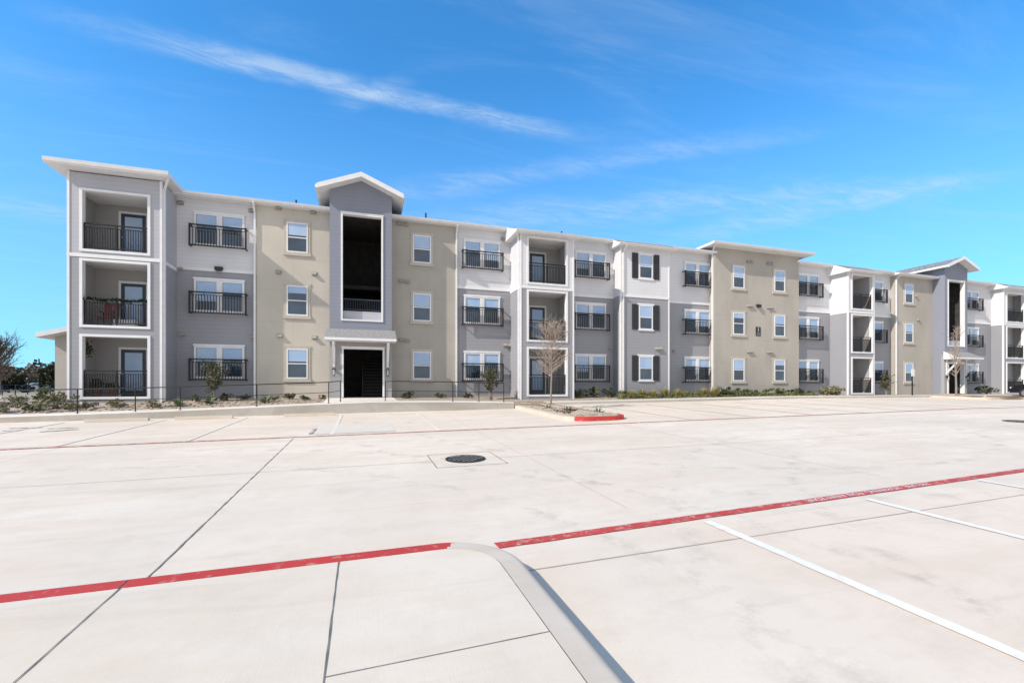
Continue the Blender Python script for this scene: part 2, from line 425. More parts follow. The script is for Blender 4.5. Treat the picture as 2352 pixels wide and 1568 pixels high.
# balcony bays ---------------------------------------------------------------------
HB=[-.47,2.44,5.5]; HT=[2.17,5.22,8.05]
def bay(x0,x1,Y,o0,o1,doorx,upmat,ZT):
    th=.18; t=.10; e=.03
    HTb=[HT[0],HT[1],min(HT[2],ZT-.04)]
    # the rough opening is a little larger than the trim, so no two faces share a plane
    holes=[(o0+t-e,o1-t+e,HB[k]+t-e,HTb[k]-t+e) for k in range(3)]
    m=N(); m.wall(x0,x1,ZB,ZS-.12,Y,th,holes[:2]); P('lower_wall',m,M['grey'])
    m=N(); m.wall(x0,x1,ZS-.12,ZT,Y,th,holes[2:]); P('upper_wall',m,upmat)
    for z0,z1,mt,nm in ((ZB,ZS-.12,M['grey'],'lower_wall'),(ZS-.12,ZT,upmat,'upper_wall')):
        m=N(); m.box(x0,x0+th,Y+th,YM+.1,z0,z1); P(nm,m,mt)
        m=N(); m.box(x1-th,x1,Y+th,YM+.1,z0,z1); P(nm,m,mt)
    m=N(); m.box(x0-.022,x1+.022,Y-.022,Y+.02,ZS-.19,ZS-.05)
    m.box(x0-.022,x0+.01,Y+.02,YM,ZS-.19,ZS-.05); m.box(x1-.01,x1+.022,Y+.02,YM,ZS-.19,ZS-.05); P('belly_band',m,M['white'])
    yb=YM-.02
    m=N(); m.box(x0+th,x1-th,yb,yb+.2,ZB,ZT); P('balcony_back_wall',m,M['inner'])
    for s0,s1 in ((x0+th+.002,x0+th+.014),(x1-th-.014,x1-th-.002)):
        m=N(); m.box(s0,s1,Y+th+.015,yb-.002,HB[0],ZT-.02); P('balcony_side_wall',m,M['inner'])
    fl=[HB[0]+t-.02,HB[1]+t-.02,HB[2]+t-.02]
    m=N(); m.box(x0+th+.02,x1-th-.02,Y+th+.015,yb-.002,HTb[2]-t+.05,ZT-.03); P('balcony_ceiling',m,M['soffit'])
    for k in range(3):
        z0=ZB if k==0 else HTb[k-1]-t+.06
        m=N(); m.box(x0+th+.02,x1-th-.02,Y+th+.015,yb-.002,z0,fl[k]); P('balcony_floor',m,M['soffit'])
        m=N(); a,b,c,d=o0,o1,HB[k],HTb[k]
        m.box(a,a+t,Y-.04,Y+th+.01,c,d); m.box(b-t,b,Y-.04,Y+th+.01,c,d)
        m.box(a+t,b-t,Y-.038,Y+th+.008,d-t,d-.002); m.box(a+t,b-t,Y-.038,Y+th+.008,c+.002,c+t); P('opening_trim',m,M['white'])
        m=N(); a+=t+.004;b-=t+.004; y=Y+.07;f=fl[k]+.05
        m.box(a,b,y-.025,y+.025,f+1.0,f+1.05); m.box(a,b,y-.02,y+.02,f+.05,f+.09); m.box(a,b,y-.02,y+.02,f+.88,f+.91)
        for px in (a+.02,b-.02,(a+b)/2): m.box(px-.018,px+.018,y-.026,y+.026,f-.02,f+1.0)
        n=int((b-a)/.085)
        for i in range(1,n):
            px=a+(b-a)*i/n; m.box(px-.014,px+.014,y-.012,y+.012,f+.09,f+.88)
        P('balcony_railing',m,M['black'])
        dz=fl[k]+.01; w=.46;h=2.06
        m=N(); m.box(doorx-w-.09,doorx-w,yb-.07,yb-.001,dz,dz+h); m.box(doorx+w,doorx+w+.09,yb-.07,yb-.001,dz,dz+h); m.box(doorx-w-.09,doorx+w+.09,yb-.068,yb-.001,dz+h,dz+h+.1)
        P('door_frame',m,M['white'])
        m=N(); m.box(doorx-w+.001,doorx+w-.001,yb-.05,yb-.002,dz,dz+h-.001); dr=P('door',m,M['door'])
        m=N(); m.box(doorx-w+.14,doorx+w-.14,yb-.062,yb-.051,dz+.25,dz+h-.14); m.build('door_glass',M['blind'],dr)
        m=N(); m.tube((doorx-w+.07,yb-.10,dz+1.0),(doorx-w+.07,yb-.05,dz+1.0),.03,.03,8); m.build('door_handle',M['rim'],dr)
bay(XA0,XA1,22.9,RX(183,22.9),RX(346,22.9),RX(309,YM),M['midlight'],ZT)
bay(XG0,XG1,22.8,RX(1210,22.8),RX(1304,22.8),RX(1233,YM),M['light'],ZG+.02)
bay(XM0,XM1,23.2,RX(1955,23.2),RX(2007,23.2)-.08,RX(1975,YM)+.4,M['light'],ZG+.02)
bay(XR0,XR1,23.7,RX(2311,23.7),RX(2311,23.7)+2.6,RX(2311,23.7)+1.0,M['light'],ZR+.02)

# eaves and roofs -------------------------------------------------------------------
def gutter(m,x0,x1,y0,z,th):
    m.add([(x0,y0,z+.02),(x0,y0-.07,z+.06),(x0,y0-.10,z+th+.01),(x0,y0,z+th+.01),
           (x1,y0,z+.02),(x1,y0-.07,z+.06),(x1,y0-.10,z+th+.01),(x1,y0,z+th+.01)],
          [(0,1,2,3),(7,6,5,4),(0,4,5,1),(1,5,6,2),(2,6,7,3)])
def eave(x0,x1,y0,y1,z,th=.14,name='eave'):
    m=N(); m.box(x0,x1,y0,y1,z,z+th); gutter(m,x0,x1,y0,z,th); return P(name,m,M['white'])
o=.45
eave(XA1-.3,XK0+.2,YM-o,30,ZT)
eave(XK1-.2,XR0+.3,YM-o,30,ZT)
eave(XA0-.5,XA1+.42,22.9-.5,27,ZT+.05,.19)
def roof_extension(x0,x1,yf,zb,th=.12):
    """the main roof plane running on down over a shallow bay"""
    m=N(); m.prismx([(yf,zb),(26.2,zb+.0),(26.2,ZT+.27),(YM-o,ZT+.16),(yf,zb+th)],x0,x1); gutter(m,x0,x1,yf,zb,th); P('eave',m,M['white'])
    m=N(); m.quad((x0,yf,zb+th+.012),(x1,yf,zb+th+.012),(x1,YM-o,ZT+.172),(x0,YM-o,ZT+.172)); P('roof',m,M['shingle'])
roof_extension(XG0-.36,XG1+.3,22.8-.38,ZG)
roof_extension(XI0-.3,XI1+.3,23.7-.38,ZI)
roof_extension(XM0-.34,XM1+.3,23.2-.36,ZG)
roof_extension(XO0-.3,XP0-.01,24.2-.44,ZT-.09)
roof_extension(XR0-.36,XR1+.3,23.7-.38,ZR)
eave(XK0-.62,XK1+.62,24.05-.65,30,9.08,.15)
def hip(x0,x1,y0,y1,z,pitch,name='roof'):
    m=N(); d=(y1-y0)/2
    if (x1-x0)/2<d: d=(x1-x0)/2*.98
    h=d*pitch
    a=[(x0,y0,z),(x1,y0,z),(x1,y1,z),(x0,y1,z)]; c=[(x0+d,y0+d,z+h),(x1-d,y0+d,z+h),(x1-d,y1-d,z+h),(x0+d,y1-d,z+h)]
    m.add(a+c,[(0,1,5,4),(1,2,6,5),(2,3,7,6),(3,0,4,7),(4,5,6,7)])
    return P(name,m,M['shingle'])
main_roof=hip(XA0-.3,XR1+.3,YM-o+.05,39,ZT+.17,.24)
hip(XK0-.5,XK1+.5,24.05-.6,33,9.24,.14)
hip(XA0-.45,XA1+.38,22.45,29,ZT+.26,.2)
for u,yy in ((680,26.5),(978,26.2),(1120,27),(1290,26.6),(1560,27)):
    m=N(); x=RX(u,yy); m.tube((x,yy,9.0),(x,yy,9.9),.05,.05,8); m.build('vent_pipe',M['ventb'],main_roof)

# stair towers -----------------------------------------------------------------------
def tower(x0,x1,Y,ua,ub,la,lb,wallm):
    xc=(x0+x1)/2; ze=9.45; sl=.41; hw=(x1-x0)/2
    up=(ua,ub,3.22,8.42); lo=(la,lb,-.46,1.95); t=.08; eh=.03
    hu=(ua+t-eh,ub-t+eh,up[2]+t-eh,up[3]-t+eh); hl=(la+t-eh,lb-t+eh,-.9,lo[3]-t+eh)
    m=N(); m.wall(x0,x1,ZB,2.55,Y+.02,.22,[hl]); P('entry_wall',m,M['stair_lower'])
    m=N(); m.wall(x0,x1,2.55,ze,Y,.24,[hu]); m.prism([(x0,ze),(x1,ze),(xc,ze+sl*hw)],Y,Y+.24)
    P('tower_wall',m,wallm)
    m=N()
    for a,b in ((x0,x0+.2),(x1-.2,x1)): m.box(a,b,Y+.24,30,ZB,ze)
    P('tower_side_wall',m,wallm)
    for (a,b,c,d) in (up,lo):
        m=N(); m.box(a,a+t,Y-.04,Y+.25,c,d); m.box(b-t,b,Y-.04,Y+.25,c,d); m.box(a-.03,b+.03,Y-.05,Y+.255,d,d+.045); m.box(a+t,b-t,Y-.038,Y+.248,d-t,d-.001)
        if c>0: m.box(a+t,b-t,Y-.038,Y+.248,c+.001,c+t)
        P('opening_trim',m,M['white'])
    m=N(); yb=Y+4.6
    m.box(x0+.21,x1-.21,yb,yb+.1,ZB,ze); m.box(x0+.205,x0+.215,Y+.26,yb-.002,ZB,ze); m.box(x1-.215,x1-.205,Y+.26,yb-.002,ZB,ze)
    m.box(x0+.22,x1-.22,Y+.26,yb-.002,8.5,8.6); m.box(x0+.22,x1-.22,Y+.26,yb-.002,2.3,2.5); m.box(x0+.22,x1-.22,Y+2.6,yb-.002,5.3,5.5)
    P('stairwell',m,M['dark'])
    m=N(); m.box(x0+.222,x1-.222,Y+.27,Y+.36,2.51,3.74); P('stair_parapet',m,M['midlight'])
    m=N(); yy,zz=Y+.32,3.80
    m.box(x0+.24,x1-.24,yy-.02,yy+.02,zz+.50,zz+.55); m.box(x0+.24,x1-.24,yy-.02,yy+.02,zz,zz+.04)
    for i in range(22):
        px=x0+.28+(x1-x0-.56)*i/21; m.box(px-.012,px+.012,yy-.01,yy+.01,zz+.04,zz+.50)
    P('stair_railing',m,M['door'])
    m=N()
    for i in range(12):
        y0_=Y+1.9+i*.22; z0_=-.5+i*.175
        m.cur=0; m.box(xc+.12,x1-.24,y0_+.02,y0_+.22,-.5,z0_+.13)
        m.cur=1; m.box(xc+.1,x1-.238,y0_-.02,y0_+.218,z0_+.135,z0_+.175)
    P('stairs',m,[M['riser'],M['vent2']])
    m=N(); m.tube((xc+.06,Y+1.9,.45),(xc+.06,Y+4.3,.45+2.4*.79),.025,.025,8); m.tube((xc+.06,Y+1.9,-.5),(xc+.06,Y+1.9,.45),.025,.025,8); P('stair_handrail',m,M['vent2'])
    m=N(); m.box(x0+.222,x1-.222,Y-.1,Y+4.59,-.75,-.501); P('entry_floor',m,M['wallf'])
    ov=.5; yf=Y-.5; yk=Y+6; th=.18
    e=hw+ov; zl=ze+sl*hw-sl*e
    zp=ze+sl*hw
    for sg in (-1,1):
        m=N()
        a=[(xc+sg*e,yf,zl+th),(xc,yf,zp+th),(xc,yk,zp+th),(xc+sg*e,yk,zl+th)]
        b=[(p[0],p[1],p[2]-th) for p in a]
        vs=a+b
        m.cur=0
        m.add([(p[0],p[1],p[2]+.012) for p in a],[(0,1,2,3) if sg<0 else (3,2,1,0)])
        m.cur=1
        m.add(vs,[(4,5,6,7),(0,1,5,4),(1,2,6,5),(2,3,7,6),(3,0,4,7)])
        P('gable_roof',m,[M['shingle'],M['soffit']])
        m=N()
        m.add([(xc+sg*(e+.03),yf-.04,zl-.02),(xc,yf-.04,zp-.02),(xc,yf-.04,zp+th+.03),(xc+sg*(e+.03),yf-.04,zl+th+.03),
               (xc+sg*(e+.03),yf-.002,zl-.02),(xc,yf-.002,zp-.02),(xc,yf-.002,zp+th+.03),(xc+sg*(e+.03),yf-.002,zl+th+.03)],
              [(0,1,2,3),(7,6,5,4),(0,4,5,1),(2,6,7,3),(0,3,7,4)])
        P('barge_board',m,M['white'])
        m=N(); q0,q1=sorted((xc+sg*(e+.002),xc+sg*(e+.1))); m.box(q0,q1,yf+.002,Y+2.2,zl+.02,zl+th-.02); P('gutter',m,M['white'])
    cy=Y-.95; cx0,cx1=x0-.16,x1+.16
    m=N(); z0,z1=2.22,2.72
    m.cur=0; m.quad((cx0,cy,z0+.1),(cx1,cy,z0+.1),(cx1,Y-.002,z1+.1),(cx0,Y-.002,z1+.1))
    m.cur=1
    m.add([(cx0,cy,z0-.02),(cx1,cy,z0-.02),(cx1,Y-.002,z0-.02),(cx0,Y-.002,z0-.02),(cx0,cy,z0+.096),(cx1,cy,z0+.096),(cx1,Y-.002,z1+.096),(cx0,Y-.002,z1+.096)],
          [(3,2,1,0),(0,1,5,4),(1,2,6,5),(3,0,4,7)])
    cn=P('entry_canopy',m,[M['canopy'],M['white']])
    for sx in (x0+.2,x1-.2):
        m=N(); m.bar((sx,Y-.04,1.15),(sx,cy+.1,z0-.06),.09,.11); m.box(sx-.05,sx+.05,Y-.06,Y+.015,1.0,z0-.03); m.build('bracket',M['white'],cn)
    for sx in (x0+.2,x1-.2):
        m=N(); m.box(sx-.06,sx+.06,Y-.1,Y+.018,.82,.9); m.box(sx-.07,sx+.07,Y-.22,Y-.08,.87,.91); m.box(sx-.05,sx+.05,Y-.2,Y-.1,.56,.6)
        for ax in (-.05,.04):
            for ay in (-.2,-.11): m.box(sx+ax,sx+ax+.01,Y+ay,Y+ay+.01,.6,.87)
        l=P('wall_lantern',m,M['black'])
        m=N(); m.tube((sx,Y-.15,.6),(sx,Y-.15,.87),.035,.035,8); m.build('lamp_glass',M['frost'],l)
Y=23.4
tower(XD0,XD1,Y,RX(783,Y),RX(880,Y),RX(785,Y),RX(883,Y),M['tower'])
tower(XP0,XP0+2.75,Y,XP0+.35,XP0+2.4,XP0+.35,XP0+2.4,M['tower'])

# downspouts, vents, flood lights, number plate ---------------------------------------
def spout(x,y,z0=-.6,z1=ZT+.02):
    m=N(); m.box(x-.04,x+.04,y-.09,y-.012,z0,z1-.35); m.bar((x,y-.05,z1-.38),(x,y-.42,z1-.02),.08,.07); m.bar((x,y-.05,z0+.02),(x,y-.3,z0-.1),.08,.07)
    for zz in (1,4,7): m.box(x-.05,x+.05,y-.095,y-.001,zz,zz+.04)
    P('downspout',m,M['white'])
m=N(); m.box(XA1+.013,XA1+.09,22.98,23.06,-.6,ZT-.25); m.bar((XA1+.05,23.02,ZT-.28),(XA1+.36,22.5,ZT+.05),.08,.07); P('downspout',m,M['white'])
spout(XB1-.06,24.4); spout(XE1+.02,24.4)
m=N(); m.box(XG0-.09,XG0-.025,22.9,22.98,-.6,ZG-.25); m.bar((XG0-.05,22.94,ZG-.28),(XG0-.3,22.5,ZG+.02),.08,.07); P('downspout',m,M['white'])
spout(XI0+.16,23.7,-.6,ZI+.02); m=N(); m.box(XK0-.09,XK0-.013,24.1,24.18,-.6,8.8); m.bar((XK0-.05,24.14,8.78),(XK0-.4,23.5,9.1),.08,.07); P('downspout',m,M['white'])
spout(XO0+.10,24.2)
vm=MB(); vm.box(-.13,.13,-.02,0,-.1,.1); vm.add([(-.1,-.02,.08),(.1,-.02,.08),(.1,-.02,-.06),(-.1,-.02,-.06),(-.1,-.14,-.02),(.1,-.14,-.02),(.1,-.14,-.07),(-.1,-.14,-.07)],
    [(0,1,5,4),(4,5,6,7),(0,4,7,3),(1,2,6,5),(3,7,6,2)])
VENT=vm.mesh('wall_vent',M['vent'])
for u,v,y in ((640,478,24.4),(720,488,24.4),(640,625,24.4),(722,629,24.4),(643,771,24.4),(722,775,24.4),(917,514,24.4),(932,516,24.4),(922,645,24.4),(936,647,24.4),(922,780,24.4),(935,781,24.4),
   (415,466,YM),(578,484,YM),(415,617,YM),(420,767,YM),(580,772,YM),(1155,549,YM),(1163,549,YM),(1160,792,YM),(1170,793,YM),
   (1508,800,23.7),(1516,800,23.7),(1548,805,YM),(1718,601,24.05),(1725,601,24.05),(1764,605,24.05),(1771,605,24.05),(1718,702,24.05),(1725,702,24.05),(1764,706,24.05),(1771,706,24.05),(1718,807,24.05),(1725,807,24.05),(1764,808,24.05),(1771,808,24.05),(1400,798,YM),(2103,680,24.2),(2108,734,24.2)):
    place('wall_vent',VENT,RX(u,y),y,PZ(u,v,y))
for u,v,y in ((504,620,YM),(1740,704,24.05)):
    m=N(); x=RX(u,y); z=PZ(u,v,y); m.box(x-.16,x+.16,y-.18,y-.034,z-.02,z+.12); m.box(x-.12,x+.12,y-.2,y-.1,z-.08,z-.02); P('flood_light',m,M['ventb'])
x=RX(1741,24.05); z=PZ(1741,761,24.05)
m=N(); m.box(x-.2,x+.2,24.05-.03,24.05,z-.3,z+.3); sign=P('number_plate',m,M['shutter'])
def text_mesh(body,size,name,mat):
    cu=bpy.data.curves.new('lettering','FONT'); cu.body=body; cu.size=size; cu.align_x='CENTER'; cu.align_y='CENTER'
    o=bpy.data.objects.new('lettering_source',cu); COL.objects.link(o)
    dg=bpy.context.evaluated_depsgraph_get(); dg.update()
    me=bpy.data.meshes.new_from_object(o.evaluated_get(dg))
    bpy.data.objects.remove(o); me.name=name; me.materials.clear(); me.materials.append(mat)
    return me
tm=text_mesh('1',.36,'numeral',M['white']); tm.transform(Matrix.Rotation(PI/2,4,'X'))
inst('numeral',tm,sign,(x-ROOT[0],24.05-.034-ROOT[1],z+.12-ROOT[2]))
m=N()
for zz in (-.09,-.17,-.24): m.box(x-.12,x+.12,24.05-.036,24.05-.031,z+zz,z+zz+.025)
m.build('number_rule',M['vent'],sign)
m=N(); xw=RX(126,28); m.box(xw,XA0+.3,28,36,ZB,2.5); P('wing_wall',m,M['wing'])
m=N(); we=xw-.38; m.add([(we,27.3,2.36),(XA0+.2,27.3,3.35),(XA0+.2,36,3.35),(we,36,2.36),(we,27.3,2.58),(XA0+.2,27.3,3.57),(XA0+.2,36,3.57),(we,36,2.58)],[(3,2,1,0),(4,5,6,7),(0,1,5,4),(1,2,6,5),(2,3,7,6),(3,0,4,7)])
P('wing_eave',m,M['white'])
m=N(); m.prism([(xw,2.5),(XA0+.3,2.5),(XA0+.3,3.3)],28,28.1); P('wing_gable',m,M['wing'])

# things on the left balconies
fl=[h+.08 for h in HB]
ax0,ax1=RX(192,22.9),RX(338,22.9)
g=MB((ax0,22.93,fl[1]+1.05))
for i in range(520):
    t=random.random(); xx=ax0+(ax1-ax0)*t; sag=.06*math.sin(t*PI*5)
    g.leaf((xx+random.gauss(0,.02),22.93+random.gauss(0,.03),fl[1]+1.07+sag*.5+random.gauss(0,.03)),.055,2.2)
g_=g.build('garland',M['garl']); g_.location=g.off; tag(g_,'dark green garland draped along the middle floor railing of the left end balcony','garland')
r=empty('patio_chair',(ax0+.5,23.6,fl[1]))
m=MB(); m.box(-.27,.27,-.25,.25,.40,.45); m.build('seat',M['redp'],r)
m=MB()
for i in range(5):
    x0_=-.27+i*.115; m.add([(x0_,.22,.45),(x0_+.08,.22,.45),(x0_+.08,.36,1.12),(x0_,.36,1.12),(x0_,.25,.45),(x0_+.08,.25,.45),(x0_+.08,.39,1.12),(x0_,.39,1.12)],[(0,1,2,3),(7,6,5,4),(0,4,5,1),(1,5,6,2),(2,6,7,3),(3,7,4,0)])
m.bar((-.28,.28,.62),(.28,.28,.62),.03,.05); m.bar((-.28,.35,1.0),(.28,.35,1.0),.03,.05); m.build('backrest',M['redp'],r)
for sx in (-.24,.24):
    for sy in (-.22,.22):
        m=MB(); m.tube((sx,sy,0),(sx,sy,.4),.02,.018,8); m.build('leg',M['redp'],r)
    m=MB(); m.box(sx-.03,sx+.03,-.25,.24,.64,.68); m.build('armrest',M['redp'],r)
tag(r,'red patio chair behind the middle floor railing of the left end balcony','chair')
m=MB(); x=RX(288,23.3)
m.off=(x,23.3,fl[1]); m.box(x-.38,x+.38,23.15,23.45,fl[1],fl[1]+.03)
for a in ((x-.38,x+.38,23.15,23.18),(x-.38,x+.38,23.42,23.45),(x-.38,x-.35,23.18,23.42),(x+.35,x+.38,23.18,23.42)): m.box(*a,fl[1]+.03,fl[1]+.32)
m.box(x-.35,x+.35,23.18,23.42,fl[1]+.2,fl[1]+.26)
b=m.build('planter_box',M['white']); b.location=(x,23.3,fl[1]); tag(b,'white planter box on the middle floor of the left end balcony','planter')
def pot(x,y,z,lab,leaf,hh=.45):
    r=empty('potted_plant',(x,y,z))
    m=MB(); m.tube((0,0,0),(0,0,.28),.12,.17,12); m.tube((0,0,.28),(0,0,.32),.19,.19,12); m.build('pot',M['clay'],r)
    m=MB()
    for i in range(170):
        th=random.random()*6.28; rr=random.random()**.5*.22; m.leaf((rr*math.cos(th),rr*math.sin(th),.34+random.random()*hh),.08)
    m.build('foliage',leaf,r); tag(r,lab,'potted plant'); return r
pot(RX(222,23.4),23.4,fl[0],'larger potted plant on the ground floor of the left end balcony, nearer the left corner',M['ever'],.4)
pot(RX(258,23.5),23.5,fl[0],'smaller potted plant on the ground floor of the left end balcony, nearer the door',M['shrub'],.25)
r=empty('hanging_planter',(RX(200,23.35),23.35,HT[0]-.1))
m=MB(); m.tube((0,0,0),(0,0,-.45),.008,.008,6); m.build('chain',M['black'],r)
m=MB(); m.tube((0,0,-.7),(0,0,-.45),.1,.14,10); m.build('pot',M['black'],r)
m=MB()
for i in range(160): m.leaf((random.gauss(0,.09),random.gauss(0,.09),-.5+random.gauss(0,.16)),.07)
m.build('foliage',M['ever'],r)
tag(r,'dark hanging planter at the top left of the ground floor left end balcony','hanging planter')

# ================================================================== GROUND
def gz(x,y):
    a=lotz(x,y)-.13
    if y<=21: return a
    t=min(1,(y-21)/4); return a*(1-t)+(-.66)*t
xs=[-3000,-800,-300,-120,-60,-40,-25,-12,0,12,25,40,60,120,300,800,3000]
ys=[-3000,-600,-150,-60,-25,-12,0,12,21,22,23,24,25,30,60,150,400,1000,3000]
m=MB()
vs=[(x,y,gz(x,y)) for y in ys for x in xs]; n=len(xs)
m.add(vs,[(j*n+i,j*n+i+1,(j+1)*n+i+1,(j+1)*n+i) for j in range(len(ys)-1) for i in range(n-1)])
tag(m.build('ground',M['ground']),kind='structure')
def sheet(name,mat,x0,x1,y0,y1,zf,nx=1,ny=1,kind='structure'):
    m=MB(); vs=[(x0+(x1-x0)*i/nx,y0+(y1-y0)*j/ny) for j in range(ny+1) for i in range(nx+1)]
    m.add([(x,y,zf(x,y)) for x,y in vs],[(j*(nx+1)+i,j*(nx+1)+i+1,(j+1)*(nx+1)+i+1,(j+1)*(nx+1)+i) for j in range(ny) for i in range(nx)])
    return tag(m.build(name,mat),kind=kind)
m=MB()
for a,b in ((-55,25),(25,110)):
    m.quad((a,-14,lotz(a,-14)),(b,-14,lotz(b,-14)),(b,20.98,lotz(b,20.98)),(a,20.98,lotz(a,20.98)))
tag(m.build('parking_lot',M['concrete']),kind='structure')
def strip(mb,p,q,w,dz,wob=0):
    a=Vector((p[0],p[1]));b=Vector((q[0],q[1]));d=(b-a).normalized();nn=Vector((-d.y,d.x))
    k=8 if not wob else max(8,int((b-a).length/.12))
    row=[]
    for i in range(k+1):
        c=a+(b-a)*i/k; o1=nn*(w/2+random.uniform(-wob,wob)); o2=nn*(w/2+random.uniform(-wob,wob))
        row.append((c-o1,c+o2))
    for i in range(k):
        pts=[row[i][0],row[i+1][0],row[i+1][1],row[i][1]]; mb.quad(*[(t.x,t.y,lotz(t.x,t.y)+dz) for t in pts])
m=MB()
strip(m,(XJ,4.0),(XJ,12.2),.014,.004,.005)
tag(m.build('expansion_joint',M['joint']),kind='structure')
m=MB()
strip(m,(-30,YJ),(1.2,YJ),.011,.0042,.002); strip(m,(2.45,YJ),(24,YJ),.011,.0042,.002)
p=lot(1250,1305);q=lot(2340,1130)
strip(m,(1.25,p[1]),(14,q[1]),.013,.0044,.002)
strip(m,(-30,12.45),(30,12.75),.012,.0042)
for yy in (1.0,-2.0): strip(m,(1.45,yy),(14,yy),.012,.0042)
tag(m.build('saw_cut_joints',M['jointf']),kind='structure')
m=MB()
for k in range(-6,8):
    xx=XJ+k*SLX
    if k==0: continue
    strip(m,(xx,4.3 if xx<1 else 4.7),(xx,12.3),.009,.0046)
    if k>0: strip(m,(xx,13.0),(xx,19.0),.012,.0046)
for k in (1,2):
    strip(m,(-30,YJ+k*SLY),(30,YJ+k*SLY),.012,.0048)
tag(m.build('faint_saw_cut_joints',M['jointff']),kind='structure')
def manhole(x,y,rad,lab):
    z=lotz(x,y)
    r=empty('manhole_cover',(x,y,z+.006))
    def Z(px,py): return MX*px+MY*py
    m=MB(); n=40
    rings=[(rad,0.0),(rad*.99,.012),(rad*.88,.012)]
    pts=[[(rr*math.cos(2*PI*i/n),rr*math.sin(2*PI*i/n),h+Z(rr*math.cos(2*PI*i/n),rr*math.sin(2*PI*i/n))) for i in range(n)] for rr,h in rings]
    for a,b in zip(pts[:-1],pts[1:]):
        m.add(a+b,[(i,(i+1)%n,n+(i+1)%n,n+i) for i in range(n)])
    m.build('ring',M['ironlid'],r)
    m=MB(); rr=rad*.875
    m.cur=0
    m.add([(rr*math.cos(2*PI*i/n),rr*math.sin(2*PI*i/n),.004+Z(rr*math.cos(2*PI*i/n),rr*math.sin(2*PI*i/n))) for i in range(n)],[tuple(range(n))])
    m.cur=1
    k=9; st=2*rr/k
    for i in range(k):
        for j in range(k):
            px=-rr+(i+.5)*st;py=-rr+(j+.5)*st
            if math.hypot(px,py)<rr*.93 and (i+j)%2==0:
                zz=.004+Z(px,py); m.box(px-st*.38,px+st*.38,py-st*.3,py+st*.3,zz,zz+.008)
    m.build('lid',[M['ironlid'],M['iron']],r)
    return tag(r,lab,'manhole cover')
mx,my=lot(1069,1054); manhole(mx,my,.37,'round black manhole cover in a square cut slab in the middle of the lot')
m=MB(); d=.62
for a,b in (((-d,-d),(d,-d)),((d,-d),(d,d)),((d,d),(-d,d)),((-d,d),(-d,-d))): strip(m,(mx+a[0],my+a[1]),(mx+b[0],my+b[1]),.014,.0052,.003)
tag(m.build('manhole_slab_joint',M['joint']),kind='structure')
x,y=lot(2345,968); manhole(x,y,.42,'dark manhole cover at the right edge of the lot')
def line(name,mat,p,q,w,dz=.009):
    m=MB(); strip(m,p,q,w,dz,.0035); return tag(m.build(name,mat),kind='structure')
pa=lot(1140,1254); pb=lot(2352,1080)
dirr=(Vector(pb)-Vector(pa)).normalized()
line('fire_lane_line',M['red'],pa,Vector(pa)+dirr*24,.135)
fl_a=lot(0,1033); fl_b=lot(2300,935)
dd=(Vector(fl_b)-Vector(fl_a)).normalized()
line('red_boundary_line',M['redfar'],Vector(fl_a)-dd*12,Vector(fl_a)+dd*75,.10)
tm=text_mesh('FIRE LANE   NO PARKING   TOW AWAY ZONE',.13,'fire_lane_lettering',M['stripe'])
ta=Vector(lot(1868,1155)); tb=Vector(lot(2135,1113)); L=(tb-ta).length
xsz=max(v.co.x for v in tm.vertices)-min(v.co.x for v in tm.vertices)
for v in tm.vertices: v.co.x*=L/xsz
ang=math.atan2(dirr.y,dirr.x)
tc=((ta+tb)/2-Vector(pa)).dot(dirr)
cpt=Vector(pa)+dirr*tc; R=Matrix.Rotation(ang+PI,4,'Z')
for v in tm.vertices:
    w=R@v.co; X=cpt.x+w.x; Yy=cpt.y+w.y; v.co=(X,Yy,lotz(X,Yy)+.013)
tag(inst('fire_lane_lettering',tm),kind='structure')
for i,u in enumerate((1620,1990,2245)):
    v=(1198,1147,1103)[i]; x,y=lot(u,v); line('stall_line',M['stripe'],(x+.02,y-.0),(x+.05,y-6.0),.105)
for xx in (-9.1,-6.35,-3.9,-.75,2.0): line('stall_line',M['stripefar'],(xx,12.5),(xx,18.4),.09)
for i in range(10):
    xx=10.5+i*2.72; line('stall_line',M['stripeyel'] if i<3 else M['stripefar'],(xx,12.75),(xx,19.3),.09)
m=MB()
q=[lot(722,998),lot(908,990),lot(898,972),lot(735,975)]
m.quad(*[(x,y,lotz(x,y)+.008) for x,y in q]); tag(m.build('painted_box',M['pale']),kind='structure')
m=MB()
for a,b,w in (((712,997),(724,985),.08),((20,984),(95,982),.12),((90,992),(182,986),.13),((110,985),(180,982),.08),((5,990),(50,988),.10)):
    strip(m,lot(*a),lot(*b),w,.012,.03)
tag(m.build('worn_symbol_paint',M['rubber']),kind='structure')

# foreground walk with rounded kerb ---------------------------------------------------
KH=.155; KW=.19
XE,YE,RA=1.19,3.93,.62
path=[(-30+i*1.0,YE) for i in range(0,31)]
path=[p for p in path if p[0]<XE-RA-.3]
arc=[(XE-RA+RA*math.sin(t*PI/2/30),YE-RA+RA*math.cos(t*PI/2/30)) for t in range(31)]
tail=[(XE,YE-RA-.4*i) for i in range(1,30)]
pts=path+[(XE-RA-.02,YE)]+arc+tail
def loft(mb,pts,prof,cond):
    n=len(pts); rows=[]
    for i,p in enumerate(pts):
        a=Vector(pts[max(0,i-1)]);b=Vector(pts[min(n-1,i+1)]);d=(b-a).normalized(); inw=Vector((d.y,-d.x))
        rows.append([(p[0]+inw.x*o_,p[1]+inw.y*o_,lotz(p[0]+inw.x*o_,p[1]+inw.y*o_)+h) for o_,h in prof])
    k=len(prof)
    for i in range(n-1):
        for j in range(k-1):
            if cond(pts[i],pts[i+1],j/(k-2)): mb.add([rows[i][j],rows[i][j+1],rows[i+1][j+1],rows[i+1][j]],[(0,1,2,3)])
